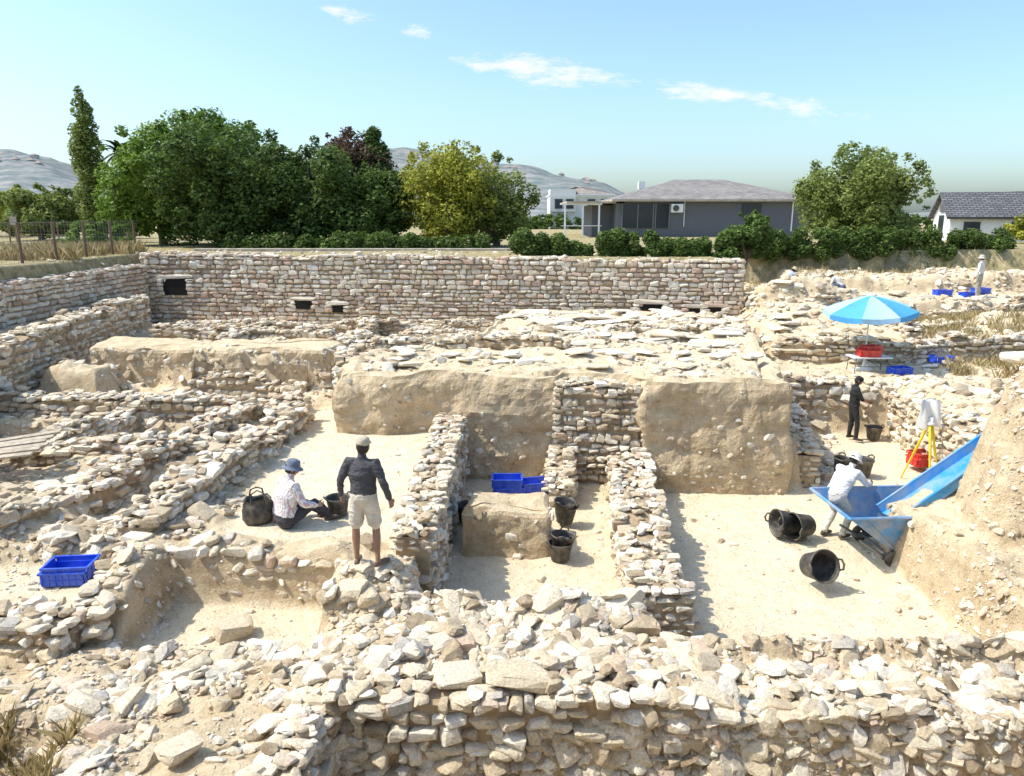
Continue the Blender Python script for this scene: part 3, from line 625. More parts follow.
# ------------------------------------------------------------------ hills
def hillz(ang):
    u=512+745*ang
    prof=np.interp(u,[-500,-100,0,30,70,110,180,300,385,430,520,560,600,640,760,900,1100,1500],[152,155,164,162,166,178,180,172,158,163,174,180,188,204,214,212,210,208])
    return (216-prof)/745*1250
mA,nD=420,40
A_=np.linspace(-1.3,1.3,mA); D_=np.linspace(450,1800,nD); AA,DD=np.meshgrid(A_,D_)
pk=hillz(AA); sh=np.sin(np.clip((DD-450)/800,0,1)*math.pi/2)**1.2
hz=4+pk*sh+(fbm(AA*1000,DD,.009,3,6)*20)*sh*np.clip(pk/50,0,1)
HV=np.stack([AA*DD,DD,hz],-1).reshape(-1,3); I=np.arange(mA*nD).reshape(nD,mA)
hm,nt,b=mat('hill_scrub_hazed'); p=geo_pos(nt); n1=noise(nt,p,.008,8,.7); n2=noise(nt,p,.045,8,.75)
c=ramp(nt,n2,[(.40,(.08,.11,.08)),(.5,(.18,.175,.14)),(.60,(.34,.30,.25))]); c=mixc(nt,.5,c,ramp(nt,n1,[(.35,(.7,.7,.75)),(.65,(1.25,1.2,1.1))]),'MULTIPLY'); c=mixc(nt,.35,c,(.25,.31,.36)); nt.links.new(c,b.inputs['Base Color']); b.inputs['Roughness'].default_value=1; b.inputs['Specular IOR Level'].default_value=0  # scrub tones, then an even blue-grey mix painting distance haze into the colour
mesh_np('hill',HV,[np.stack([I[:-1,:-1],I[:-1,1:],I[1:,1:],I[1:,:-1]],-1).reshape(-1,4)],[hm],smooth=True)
hv=MB(); rr_=random.Random(4)
for i in range(22):
    a=rr_.uniform(-.68,-.60) if i<8 else rr_.uniform(-.12,.12); d=rr_.uniform(800,1050); sz=rr_.uniform(5,9)
    zz=4+float(hillz(np.array([a]))[0])*math.sin(min(1,(d-450)/800)*math.pi/2)**1.2+1
    hv.box((a*d,d,zz),(sz,sz,5),0,rr_.uniform(0,1)); 
    hv._a([(a*d-sz*.6,d-sz*.6,zz+2.5),(a*d+sz*.6,d-sz*.6,zz+2.5),(a*d+sz*.6,d+sz*.6,zz+2.5),(a*d-sz*.6,d+sz*.6,zz+2.5),(a*d,d,zz+5)],[(0,1,4),(1,2,4),(2,3,4),(3,0,4)],1)
hv.build('distant_village',[simple('village_wall',(.48,.46,.43),.9),simple('village_roof',(.32,.25,.21),.9)])
# ------------------------------------------------------------------ houses
def tiles(name,col):
    m,nt,b=mat(name); tc=nt.nodes.new('ShaderNodeTexCoord').outputs['Object']
    br=nt.nodes.new('ShaderNodeTexBrick'); br.inputs['Scale'].default_value=1.6; br.inputs['Mortar Size'].default_value=.05; br.inputs['Brick Width'].default_value=.6
    br.inputs['Color1'].default_value=(*col,1); br.inputs['Color2'].default_value=(*[c*.6 for c in col],1); br.inputs['Mortar'].default_value=(*[c*.25 for c in col],1)
    nt.links.new(tc,br.inputs[0]); c=mixc(nt,.6,br.outputs[0],ramp(nt,noise(nt,tc,.8,6,.7),[(.3,(.6,.6,.6)),(.7,(1.2,1.2,1.2))]),'MULTIPLY')
    nt.links.new(c,b.inputs['Base Color']); b.inputs['Roughness'].default_value=.85
    bump(nt,b,br.outputs[1],.6,.08); return m
TILE=tiles('grey_roof_tiles',(.44,.40,.37)); TILE2=tiles('dark_roof_tiles',(.20,.20,.21)); TILER=tiles('pale_roof_tiles',(.50,.42,.36))
GREYW=simple('grey_render',(.125,.135,.15),.9,var=.06,scale=1); WHITEW=simple('white_render',(.75,.74,.71),.9,var=.05,scale=1); BEIGEW=simple('beige_render',(.42,.36,.28),.9,var=.3,scale=3)
def hip(mb,x0,x1,y0,y1,z,zr,ov,m=0,th=.15):
    x0-=ov;x1+=ov;y0-=ov;y1+=ov; d=(y1-y0)/2; ym=(y0+y1)/2
    V=[(x0,y0,z),(x1,y0,z),(x1,y1,z),(x0,y1,z),(x0+d,ym,zr),(x1-d,ym,zr),(x0,y0,z-th),(x1,y0,z-th),(x1,y1,z-th),(x0,y1,z-th)]
    mb._a(V,[(0,1,5,4),(1,2,5),(2,3,4,5),(3,0,4)],m); mb._a(V,[(0,6,7,1),(1,7,8,2),(2,8,9,3),(3,9,6,0),(6,9,8,7)],1)
w=MB(); w.box((14.7,61,5.55),(14.2,10,2.7)); w.box((6.9,61.5,5.4),(1.8,8,2.4)); walls=w.build('walls',[GREYW])
r_=MB(); hip(r_,7.8,21.7,56.0,66,6.98,8.6,.55); r_.box((6.1,60,6.78),(4.2,8,.14),1); roof=r_.build('roof',[TILE,BEIGEW])
g=MB()
for x,wd in ((9.2,2.2),(11.0,1.0)): g.box((x,55.97,5.8),(wd,.1,1.7),0)
g.box((12.6,55.96,6.0),(.05,.06,1.9),1)
for x in (8.05,9.2,10.32,10.5,11.5): g.box((x,55.93,5.8),(.06,.1,1.75),2)
g.box((17.5,55.97,6.2),(1.4,.08,.9),0); g.box((20.5,55.96,5.9),(.08,.1,2.4),1)
win=g.build('windows',[GLASS,WHITEP,STEEL])
ac=MB(); ac.box((12.0,55.75,6.35),(.85,.35,.6),0); ac.lathe([(.0,.0),(.22,0),(.22,.03),(.2,.03)],1,16,Matrix.Translation((11.9,55.56,6.35))@Matrix.Rotation(R(90),4,'X')); acu=ac.build('air_conditioner',[WHITEP,BLACKP])
ch=MB(); ch.box((10.4,62,8.2),(.5,.5,.6)); chim=ch.build('chimney',[WHITEW])
pg=MB()
for x in (3.9,5.2,6.4): pg.box((x,56.2,5.5),(.12,.12,2.5))
pg.box((5.1,56.2,6.65),(3.0,.14,.12)); pg.box((5.1,56.1,5.1),(3,.05,.05)); porch=pg.build('porch',[WHITEP])
group('grey_hipped_house',[walls,roof,win,acu,chim,porch])
w=MB(); w.box((8.3,95,6.2),(7.5,8,4.0)); w.box((6.0,93,7.6),(3,5,2.6)); a=w.build('walls',[WHITEW]); r_=MB(); hip(r_,4.8,11.8,91,99,8.3,9.3,.4); b_=r_.build('roof',[TILER,WHITEP])
g=MB()
for x in (5.5,6.8,9.4,11): g.box((x,90.45 if x<7.5 else 90.97,7.2),(.9,.12,1.1))
g.box((8,90.3,8.0),(7.5,.05,.06),1)
group('white_villa',[a,b_,g.build('windows',[GLASS,WHITEP])])
def gable_house(x0,x1,y0,y1,z0,ze,zr,wm,rm):
    w=MB()
    V=[(x0,y0,z0),(x1,y0,z0),(x1,y1,z0),(x0,y1,z0),(x0,y0,ze),(x1,y0,ze),(x1,y1,ze),(x0,y1,ze),(x0,(y0+y1)/2,zr),(x1,(y0+y1)/2,zr)]
    w._a(V,[(0,1,5,4),(2,3,7,6),(0,4,8,7,3),(1,2,6,9,5),(0,3,2,1)],0); W=w.build('walls',[wm])
    r=MB(); ym=(y0+y1)/2; o=.3; sl=(zr-ze)/(ym-y0)
    for s in(-1,1):
        ye=y0-o if s<0 else y1+o; zE=ze-sl*o
        V=[(x0-o,ye,zE+.03),(x1+o,ye,zE+.03),(x1+o,ym,zr+.03),(x0-o,ym,zr+.03)]; V+= [(a,b,c+.14) for a,b,c in V]
        r._a(V,[(0,1,2,3),(4,5,6,7),(0,1,5,4),(1,2,6,5),(2,3,7,6),(3,0,4,7)],0)
    return W,r.build('roof',[rm])
W,Ro=gable_house(0,5.0,0,3.6,0,1.6,2.9,WHITEW,TILE2)
g=MB(); g.box((-.03,1.8,.85),(.08,.9,1.6),0); g.box((-.04,1.8,2.1),(.08,.9,.5),1); g.box((1.2,-.03,.8),(.9,.08,.9),0); g.box((3.8,-.03,.8),(.9,.08,.9),0)
group('white_gabled_house',[W,Ro,g.build('windows',[GLASS,TILE2])],(27.0,47,4.2),(0,0,R(-14)))
w=MB(); w.box((36.3,54,5.7),(6.5,6,3.0)); a=w.build('walls',[WHITEW]); g=MB()
for x in (33.9,35.6,37.3): g.box((x,50.95,6.1),(1.1,.1,1.3))
g.box((36.3,50.8,7.3),(6.9,6.6,.15),1)
group('modern_house',[a,g.build('windows',[GLASS,TILE2])])
# ------------------------------------------------------------------ fences
f=MB()
for i in range(7):
    y=21+i*1.9; f.tube([(-16.1,y,3.9),(-16.1,y,5.6)],[.05,.045],0,8)
for z in (4.2,5.0,5.6): f.tube([(-16.1,20.5,z),(-16.1,33,z)],[.010,.010],1,6)
for k in range(60): f.tube([(-16.1,20.6+k*.2,4.2),(-16.1,20.6+k*.2,5.6)],[.004,.004],1,4)
for z in np.arange(4.3,5.6,.2): f.tube([(-16.1,20.5,z),(-16.1,33,z)],[.004,.004],1,4)
f.build('wire_fence',[RUSTY,STEEL])
f=MB()
for i in range(5): f.tube([(-27+i*2.2,34.2,4),(-27+i*2.2,34.2,5.5)],[.035,.035],0,8)
for z in (4.5,5.0,5.5): f.tube([(-27,34.2,z),(-18.2,34.2,z)],[.01,.01],0,6)
f.build('metal_fence',[RUSTY])
f=MB(); f.tube([(-21.5,33,4),(-21.5,33,5.9)],[.04,.04],0,8); f.box((-21.5,32.9,5.6),(.3,.05,.35),1); f.build('notice_sign',[RUSTY,BEIGEW])
f=MB(); f.box((-7,33.4,4.2),(14,.3,.42)); f.build('low_boundary_wall',[BEIGEW],bevel=.03)
# ------------------------------------------------------------------ props
def bucket(x,y,rot=(0,0,0),s=1.0,z=None,name='rubber_bucket'):
    m=MB(); m.lathe([(0,0),(.14,0),(.155,.02),(.2,.30),(.215,.31),(.215,.335),(.2,.335),(.19,.30),(.145,.03),(0,.025)],0,28)
    for sd in(-1,1): m.tube([(.2*sd,-.07,.31),(.235*sd,-.06,.36),(.235*sd,.0,.385),(.235*sd,.06,.36),(.2*sd,.07,.31)],[.014]*5,0,8)
    o=m.build(name,[BLACKP],True); o.location=(x,y,(gz(x,y) if z is None else z)+.01); o.rotation_euler=rot; o.scale=(s,s,s); return o
def crate(x,y,yaw=0,m_=BLUEP,z=None,s=1,name='plastic_crate',h=.2):
    m=MB(); L,Wd=.6,.4
    m.box((0,0,.012),(L-.04,Wd-.04,.02))
    for sd in(-1,1):
        m.box((0,sd*(Wd/2-.01),h*.5),(L-.05,.012,h-.02)); m.box((sd*(L/2-.01),0,h*.5),(.012,Wd-.05,h-.02))
        m.box((0,sd*(Wd/2-.003),h-.01),(L+.02,.03,.025)); m.box((sd*(L/2+.0),0,h-.012),(.03,Wd-.03,.022))
        m.box((0,sd*(Wd/2-.002),h*.45),(L-.02,.018,.014))
        for k in range(7): m.box((-L/2+.04+k*(L-.08)/6,sd*(Wd/2-.004),h*.45),(.014,.022,h-.05))
        for k in range(4): m.box((sd*(L/2-.004),-Wd/2+.05+k*(Wd-.1)/3,h*.45),(.022,.014,h-.05))
    o=m.build(name,[m_]); o.location=(x,y,(gz(x,y) if z is None else z)+.012); o.rotation_euler=(0,0,yaw); o.scale=(s,s,s); return o
# soft black work bag beside the seated man
bg_=MB(); bg_.lathe([(0,0),(.17,.0),(.215,.05),(.225,.18),(.20,.30),(.17,.36),(.185,.375),(.15,.36),(.17,.28),(.19,.1),(0,.06)],0,32)
bg_.V=[(x*(1+.10*math.sin(5*math.atan2(y,x)+z*9)),y*.8*(1+.10*math.cos(4*math.atan2(y,x)+z*7)),z+.015*math.sin(3*math.atan2(y,x))) for x,y,z in bg_.V]
for s in(-1,1): bg_.tube([(-.1,.13*s,.34),(-.08,.10*s,.47),(0,.07*s,.51),(.08,.10*s,.47),(.1,.13*s,.34)],[.012]*5,0,8)
o=bg_.build('black_bag',[BLACKP],True); o.location=(-3.98,10.95,1.10); o.rotation_euler=(0,0,.4); o.scale=(1.1,1.1,1.1)
bucket(-2.80,11.25,(0,0,.6),.9,z=1.1)
bucket(-.86,13.4,(0,0,.4),1,z=.08); bucket(.82,11.75,(0,0,.4),1,z=.06); bucket(.84,11.8,(.1,.05,1.4),1,z=.17); bucket(1.0,13.3,(.0,.12,.4),1,z=.08); bucket(.98,13.3,(.1,.0,.9),1,z=.19)
bucket(4.80,11.1,(R(68),0,R(15)),1.25,z=.29); bucket(5.46,12.75,(R(86),0,R(-70)),1.2,z=.27); bucket(5.24,12.85,(R(86),0,R(-80)),1.2,z=.27)
bucket(7.95,16.1,(0,0,.4),1.2); bucket(7.6,16.3,(0.1,0,1.4),1.1); bucket(9.6,19.0,(0,0,0),1,z=.02)
zc=max(gz(-6.15+a,9.5+b) for a in(-.3,0,.3) for b in(-.2,.2))
crate(-6.15,9.5,.08,z=zc); crate(-6.12,9.52,.1,z=zc+.07)
for k,(dx,yw) in enumerate(((0,.05),(.02,.1),(-.02,.0))): crate(-.08+dx,14.3,yw,z=.07+.185*k)
for k,(dx,yw) in enumerate(((0,.3),(.02,.22))): crate(.45+dx,14.6,yw,z=.07+.185*k)
crate(10.7,19.2,.1,z=.9); crate(13.0,22.2,.2); crate(16.7,29,.1); crate(17.6,28.8,.2); crate(18.3,29.2,.2); crate(9.9,28.6,.1)
crate(9.6,16.6,.2,REDP,z=.12); crate(9.65,16.65,.25,REDP,z=.22)
uz=gz(10.4,21.3)
crate(10.3,21.2,.0,REDP,z=uz+.47); crate(10.4,21.3,.2,REDP,z=uz+.59,s=.9)
pm=MB()
for k in range(6): pm.box((0+.02*k,k*.17,.03+.012*(k%2)),(1.3+.1*(k%3),.14,.035),0,.03*k-.05)
o=pm.build('wooden_planks',[WOOD],bevel=.004); o.location=(-9.15,12.5,1.62); o.rotation_euler=(R(6),R(-4),.25)
def umbrella(x,y,z):
    c=MB(); n=8; R0=1.28; H1=.42
    for k in range(n):
        a0,a1=2*math.pi*k/n,2*math.pi*(k+1)/n
        rows=6; cols=4; V=[];F=[]
        for i in range(rows+1):
            t=i/rows
            for j in range(cols+1):
                a=a0+(a1-a0)*j/cols; sag=math.sin(math.pi*j/cols); rr=R0*t*(1-.045*sag*t) *(math.cos((a1-a0)/2)/math.cos(a-(a0+a1)/2))
                V.append((rr*math.cos(a),rr*math.sin(a),H1*(1-t**1.35)-.04*sag*t))
        for i in range(rows):
            for j in range(cols):
                q=i*(cols+1)+j; F.append((q,q+1,q+cols+2,q+cols+1))
        base=len(V)
        for j in range(cols+1):
            vx,vy,vz=V[rows*(cols+1)+j]; V.append((vx*1.005,vy*1.005,vz-.13-.03*math.sin(math.pi*j/cols)))
        for j in range(cols): F.append((rows*(cols+1)+j,rows*(cols+1)+j+1,base+j+1,base+j))
        c._a(V,F,k%2)
    UB=simple('canopy_blue',(.07,.33,.66),.8,var=.08); UW=simple('canopy_light_blue',(.34,.56,.74),.8,var=.08)
    can=c.build('canopy',[UB,UW],False); so=can.modifiers.new('s','SOLIDIFY'); so.thickness=.004; can.location=(0,0,1.78)
    can.rotation_euler=(R(3),R(-5),.2)
    p=MB(); p.tube([(0,0,0),(0,0,2.25)],[.022,.02],0,10)
    for k in range(n):
        a=2*math.pi*k/n+.2; p.tube([(0,0,1.7),(.62*math.cos(a),.62*math.sin(a),2.02)],[.008,.008],0,6)
    p.lathe([(0,0),(.25,0),(.25,.06),(.06,.1),(.04,.25),(0,.25)],1,20); pole=p.build('pole',[WHITEP,WHITEP])
    group('parasol',[can,pole],(x,y,z))
umbrella(10.4,21.6,uz)
def table(x,y):
    t=MB(); t.box((0,0,.45),(1.1,.6,.03))
    for a in(-1,1):
        for b in(-1,1): t.tube([(a*.5,b*.26,0),(a*.47,b*.24,.45)],[.016,.016],1,6)
    t.tube([(-.5,-.26,.2),(.5,-.26,.2)],[.012,.012],1,6)
    o=t.build('folding_table',[WHITEP,STEEL]); o.location=(x,y,gz(x,y)); return o
table(10.35,21.25)
crate(11.1,20.9,.2,z=gz(11.1,20.9)+.03)
t=MB()
for a in (0,2.1,4.2): 
    t.tube([(.0+.03*math.cos(a),.03*math.sin(a),1.35),(.45*math.cos(a+.3),.45*math.sin(a+.3),0)],[.022,.018],0,8)
    t.tube([(.05*math.cos(a),.05*math.sin(a),1.3),(.26*math.cos(a+.32),.26*math.sin(a+.32),.6)],[.03,.03],0,8)
t.lathe([(0,1.33),(.09,1.33),(.09,1.38),(.05,1.4),(.05,1.5),(0,1.5)],1,16)
tri=t.build('legs',[YEL,WHITEP],True)
c=MB(); V=[];F=[]
for i in range(9):
    for j in range(9):
        u_=i/8-.5; v_=j/8; V.append((u_*.42*(1-.15*v_),.05*math.sin(u_*9+v_*3)+.1*(v_-.5)**2,1.25+.62*v_+.03*math.sin(u_*6)))
for i in range(8):
    for j in range(8): q=i*9+j; F.append((q,q+1,q+10,q+9))
c._a(V,F,0); c._a([(a,b+.14,z) for a,b,z in V],F,0)
group('survey_tripod',[tri,c.build('cloth_cover',[WHITEP],True)],(9.15,15.7,.02))
hb=MB()
def frustum(mb,bx,by,tx,ty,z0,z1,ox,th,m=0):
    def ring(ax,ay,z,o): return [(o-ax,-ay,z),(o+ax,-ay,z),(o+ax,ay,z),(o-ax,ay,z)]
    V=ring(bx,by,z0,ox)+ring(tx,ty,z1,0)+ring(bx-th,by-th,z0+th,ox)+ring(tx-th,ty-th,z1,0)
    F=[(0,3,2,1)]+[(i,(i+1)%4,4+(i+1)%4,4+i) for i in range(4)]+[(8,9,10,11)]+[(8+i,12+i,12+(i+1)%4,8+(i+1)%4) for i in range(4)]+[(4+i,4+(i+1)%4,12+(i+1)%4,12+i) for i in range(4)]
    mb._a(V,F,m)
ZT=.86
frustum(hb,.42,.42,1.22,.62,.16,ZT,.1,.012)
for s in(-1,1):
    hb.tube([(-1.23,s*.63,ZT),(1.23,s*.63,ZT)],[.025,.025],0,8); hb.tube([(s*1.23,-.63,ZT),(s*1.23,.63,ZT)],[.025,.025],0,8)
    for q in (-.5,.0,.5): hb.tube([(.1+q*.75,s*.432,.18),(q*2.0,s*.63,ZT-.02)],[.014,.014],0,6)
tub=hb.build('tub',[BLUEM])
fr=MB()
for s in(-1,1):
    fr.box((.05,s*.4,.13),(1.2,.06,.07)); fr.tube([(-.5,s*.4,.13),(-.85,s*.3,.36)],[.025,.02],0,8)
    for wx in(-.4,.5):
        fr.lathe([(.05,-.03),(.12,-.03),(.135,-.015),(.135,.03),(.12,.045),(.05,.045)],1,20,Matrix.Translation((wx,s*.48,.135))@Matrix.Rotation(R(90),4,'X'))
fr.tube([(-.4,-.5,.13),(-.4,.5,.13)],[.02,.02],0,8); fr.tube([(.5,-.5,.13),(.5,.5,.13)],[.02,.02],0,8)
frm=fr.build('wheeled_frame',[STEEL,BLACKP])
chu=MB(); L=2.4
chu.box((0,0,0),(L,.62,.02)); 
for s in(-1,1): chu.box((0,s*.315,.07),(L,.015,.16)); chu.box((0,s*.33,.15),(L,.045,.02))
for q in np.linspace(-1.1,1.1,6): chu.box((q,0,-.03),(.04,.6,.04),1)
chute=chu.build('chute',[BLUEM2,BLUEM]); chute.location=(.78,.0,1.27); chute.rotation_euler=(R(-10),R(-33),R(5))
hg=group('blue_spoil_hopper',[tub,frm,chute],(6.86,12.2,.0),(0,0,R(4))); hg.scale=(1.12,1.12,1.12)
# ------------------------------------------------------------------ people
SKIN=simple('skin',(.40,.23,.15),.6,var=.08); HAIR=simple('hair',(.03,.022,.018),.8)
def cloth(name,col,stripes=None):
    m,nt,b=mat(name); p=nt.nodes.new('ShaderNodeTexCoord').outputs['Object']; n=noise(nt,p,7,4); 
    c=ramp(nt,n,[(.3,tuple(x*.75 for x in col)),(.7,tuple(min(1,x*1.1) for x in col))])
    if stripes:
        w=nt.nodes.new('ShaderNodeTexWave'); w.inputs['Scale'].default_value=9; w.bands_direction='X'; w.inputs['Distortion'].default_value=.6; nt.links.new(p,w.inputs[0])
        f=ramp(nt,w.outputs['Fac'],[(.66,(0,0,0)),(.78,(1,1,1))]); c=mixc(nt,mth(nt,'MULTIPLY',f,.75),c,stripes)
    nt.links.new(c,b.inputs['Base Color']); b.inputs['Roughness'].default_value=.9
    h=mth(nt,'ADD',noise(nt,p,9,3),mth(nt,'MULTIPLY',noise(nt,scaled(nt,p,(1,1,2.5)),12,3),.6))
    bump(nt,b,h,.9,.05); return m
def head_parts(Hc,fwd,side,hat,hatm,skin=SKIN):
    up=side.cross(fwd).normalized(); M=Matrix((( side.x,fwd.x,up.x),(side.y,fwd.y,up.y),(side.z,fwd.z,up.z))).to_4x4(); M.translation=Hc
    bm=bmesh.new(); bmesh.ops.create_uvsphere(bm,u_segments=32,v_segments=24,radius=1)
    for v in bm.verts:
        x,y,z=v.co; X_=x*.076; Y_=y*.096; Z_=z*.118
        if z<0: X_*=1+.28*z; Y_*=1+ (.12*z if y>0 else .35*z)
        if y>.6:
            X0=abs(X_)
            Y_+=.024*math.exp(-((X_/.012)**2))*math.exp(-(((Z_+.018)/.022)**2))
            Y_-=.010*math.exp(-(((X0-.031)/.015)**2))*math.exp(-(((Z_-.008)/.014)**2))
            Y_+=.006*math.exp(-(((Z_+.056)/.010)**2))*math.exp(-((X_/.024)**2))
            Y_+=.006*math.exp(-(((Z_+.098)/.018)**2))*math.exp(-((X_/.025)**2))
        v.co=(X_,Y_,Z_)
    for f in bm.faces: f.smooth=True
    me=bpy.data.meshes.new('head'); bm.to_mesh(me); bm.free(); me.materials.append(skin); h=link(bpy.data.objects.new('head',me)); h.matrix_world=M
    m=MB()
    for s in(-1,1):
        m.tube([(s*.031,.083,.008),(s*.031,.089,.008)],[.011,.007],0,10); m.tube([(s*.031,.0925,.008),(s*.031,.0945,.008)],[.005,.004],1,8)
        m.tube([(s*.018,.093,.028),(s*.045,.086,.03)],[.004,.003],1,6)
        m.tube([(s*.074,-.005,-.03),(s*.081,-.012,-.005),(s*.080,-.016,.02)],[(.006,.012),(.008,.018),(.005,.012)],2,8)
    m.tube([(-.022,.090,-.056),(0,.096,-.055),(.022,.090,-.056)],[.0035,.005,.0035],3,6)
    face=m.build('face_features',[WHITEP,HAIR,skin,simple('lips',(.33,.12,.09))],True); face.matrix_world=M
    m=MB(); m.lathe([(.0,.125),(.045,.118),(.072,.09),(.084,.045),(.083,-.005),(.066,-.055),(.05,-.065)],0,24)
    V=[]
    for (x,y,z) in m.V:
        y=y*1.2-.012
        if y>.045 and z<.05: y=.04; z=max(z,.04)
        V.append((x,y,z))
    m.V=V; hair=m.build('hair',[HAIR],True); hair.matrix_world=M
    parts=[h,face,hair]; m=MB()
    if hat=='brim':
        m.lathe([(0,.148),(.05,.145),(.082,.125),(.092,.07),(.094,.045),(.115,.028),(.138,.008),(.140,.004),(.115,.022),(.09,.035)],0,28)
        m.V=[(x,y*1.14,z) for x,y,z in m.V]
    else:
        m.lathe([(0,.142),(.045,.137),(.075,.115),(.089,.075),(.091,.04),(.088,.038)],0,28); m.V=[(x,y*1.2-.002,z) for x,y,z in m.V]
        V=[];F=[]
        for i in range(9):
            a=(i/8-.5)*1.9; V+= [(.086*math.sin(a),.10*math.cos(a)+.0,.045),(.088*math.sin(a)*1.0,.10*math.cos(a)+.085*math.cos(a*.9),.032-.012*abs(a))]
        for i in range(8): F.append((2*i,2*i+1,2*i+3,2*i+2))
        m._a(V,F,0); m._a([(x,y,z+.006) for x,y,z in V],F,0)
    ht=m.build('hat',[hatm],True); ht.matrix_world=M; parts.append(ht)
    return parts
def hand_fingers(wr,dr,pn,sgn,curl=.5):
    dr=dr.normalized(); pn=(pn-dr*pn.dot(dr)).normalized(); sd=dr.cross(pn)*sgn
    m=MB(); kn=wr+dr*.085
    m.tube([wr,wr+dr*.04,kn,kn+dr*.01],[(.024,.017),(.036,.016),(.040,.014),(.036,.010)],0,12,side=sd)
    for k,(off,L) in enumerate(((.030,.070),(.010,.080),(-.010,.075),(-.029,.058))):
        p=kn+sd*off-dr*.01; d=dr.copy(); P=[p]
        for j,fr_ in enumerate((.45,.32,.23)):
            ang=curl*(.5+.5*j); d=(d*math.cos(ang)+pn*math.sin(ang)).normalized(); p=p+d*L*fr_*1.15; P.append(p)
        m.tube(P,[.0092,.0088,.008,.0062],0,8)
    p=wr+dr*.03+sd*.03; d=(dr*.6+sd*.7+pn*.3).normalized(); P=[p-sd*.015,p+d*.035]; d2=(dr*.9+sd*.15+pn*.3).normalized(); P+= [P[-1]+d2*.03,P[-1]+d2*.03+(d2+pn*.3).normalized()*.024]
    m.tube(P,[.013,.0115,.010,.007],0,8)
    return m
def person(name,loc,yaw,J,mats,hat='cap',hatm=None,scale=1.0,shorts=False,sleeve=True,look=None,skin=SKIN,voxel=.011,loose=1.0):
    D=dict(pelvis=(0,0,.95),chest=(0,.01,1.28),neck=(0,0,1.475),head=(0,.02,1.625),
      shR=(.185,0,1.42),elR=(.26,-.02,1.14),wrR=(.27,.06,.90),shL=(-.185,0,1.42),elL=(-.26,-.02,1.14),wrL=(-.27,.06,.90),
      hipR=(.09,0,.92),knR=(.12,.02,.50),anR=(.13,-.02,.09),toR=(.16,.15,.04),hipL=(-.09,0,.92),knL=(-.12,.02,.50),anL=(-.13,-.02,.09),toL=(-.16,.15,.04))
    D.update(J); D={k:Vector(v) for k,v in D.items()}
    side=(D['shR']-D['shL']).normalized()
    m=MB(); P,C,Nk,Hd=D['pelvis'],D['chest'],D['neck'],D['head']; q=loose
    m.tube([P-(C-P)*.22,P,P.lerp(C,.35),P.lerp(C,.65),C,C.lerp(Nk,.5),C.lerp(Nk,.85),Nk],[(.135,.105),(.168*q,.122*q),(.158*q,.112*q),(.160*q,.112*q),(.178*q,.125*q),(.172,.115),(.12,.085),(.068,.062)],0,24,side=side)
    m.tube([C.lerp(Nk,.8),Nk,Nk.lerp(Hd,.7)],[.062,.056,.052],0,16)
    seg=[('pants',P-(C-P)*.2,P.lerp(C,.12),.16),('shirt',P.lerp(C,.3),C,.16),('shirt',C,Nk-(Nk-C)*.1,.14),('skin',Nk+(Hd-Nk)*.12,Hd,.05)]
    sl='shirt' if sleeve else 'skin'
    for s in 'RL':
        sh,el,wr=D['sh'+s],D['el'+s],D['wr'+s]
        m.tube([C.lerp(Nk,.6).lerp(sh,.4),sh,sh.lerp(el,.35),sh.lerp(el,.8),el],[.07,.066*q,.057*q,.048*q,.045*q],0,14)
        m.tube([el,el.lerp(wr,.3),el.lerp(wr,.9),wr],[.045*q,.043*q,.034*q,.030] if sleeve else [.040,.042,.030,.026],0,14)
        m.tube([wr-(wr-el)*.1,wr+(wr-el).normalized()*.03],[.024,.022],0,10)
        seg+=[('shirt',sh,el,.06),(sl,el,wr-(wr-el)*.03,.04),('skin',wr,wr+(wr-el).normalized()*.06,.03)]
        hp,kn,an,to=D['hip'+s],D['kn'+s],D['an'+s],D['to'+s]
        if shorts:
            m.tube([hp+(hp-kn)*.1,hp.lerp(kn,.3),hp.lerp(kn,.8)],[.10,.105,.098],0,16); m.tube([hp,hp.lerp(kn,.6),kn,kn.lerp(an,.3),kn.lerp(an,.8),an],[.08,.066,.052,.056,.036,.034],0,14)
            seg+=[('pants',hp,hp.lerp(kn,.82),.09),('skin',hp.lerp(kn,.9),kn,.055),('skin',kn,an,.045)]
        else:
            m.tube([hp+(hp-kn)*.1,hp.lerp(kn,.3),kn,kn.lerp(an,.35),kn.lerp(an,.85),an],[.095,.092,.068,.068,.056,.058],0,16)
            seg+=[('pants',hp,kn,.08),('pants',kn,kn.lerp(an,.93),.06)]
        f=(to-an); f.z=0; f=f.normalized() if f.length>.01 else Vector((0,1,0)); 
        base=Vector((an.x,an.y,an.z-.05)); hl=base-f*.05
        m.tube([hl,base+f*.05,base+f*.14,base+f*.19],[(.036,.040),(.044,.038),(.048,.028),(.036,.020)],0,12,side=Vector((f.y,-f.x,0)))
        seg+=[('shoe',hl,base+f*.2,.045)]
    me=bpy.data.meshes.new('body'); me.from_pydata([v for v in m.V],[],m.F); o=link(bpy.data.objects.new('body',me))
    rm=o.modifiers.new('r','REMESH'); rm.mode='VOXEL'; rm.voxel_size=voxel
    s_=o.modifiers.new('s','SMOOTH'); s_.factor=.6; s_.iterations=4
    dg=bpy.context.evaluated_depsgraph_get(); me2=bpy.data.meshes.new_from_object(o.evaluated_get(dg)); o.modifiers.clear(); o.data=me2
    keys=['shirt','pants','skin','shoe']; me2.materials.clear()
    for k in keys: me2.materials.append(mats.get(k,skin))
    n=len(me2.polygons); cc=np.empty(n*3); me2.polygons.foreach_get('center',cc); cc=cc.reshape(-1,3); best=np.full(n,1e9); lab=np.zeros(n,int)
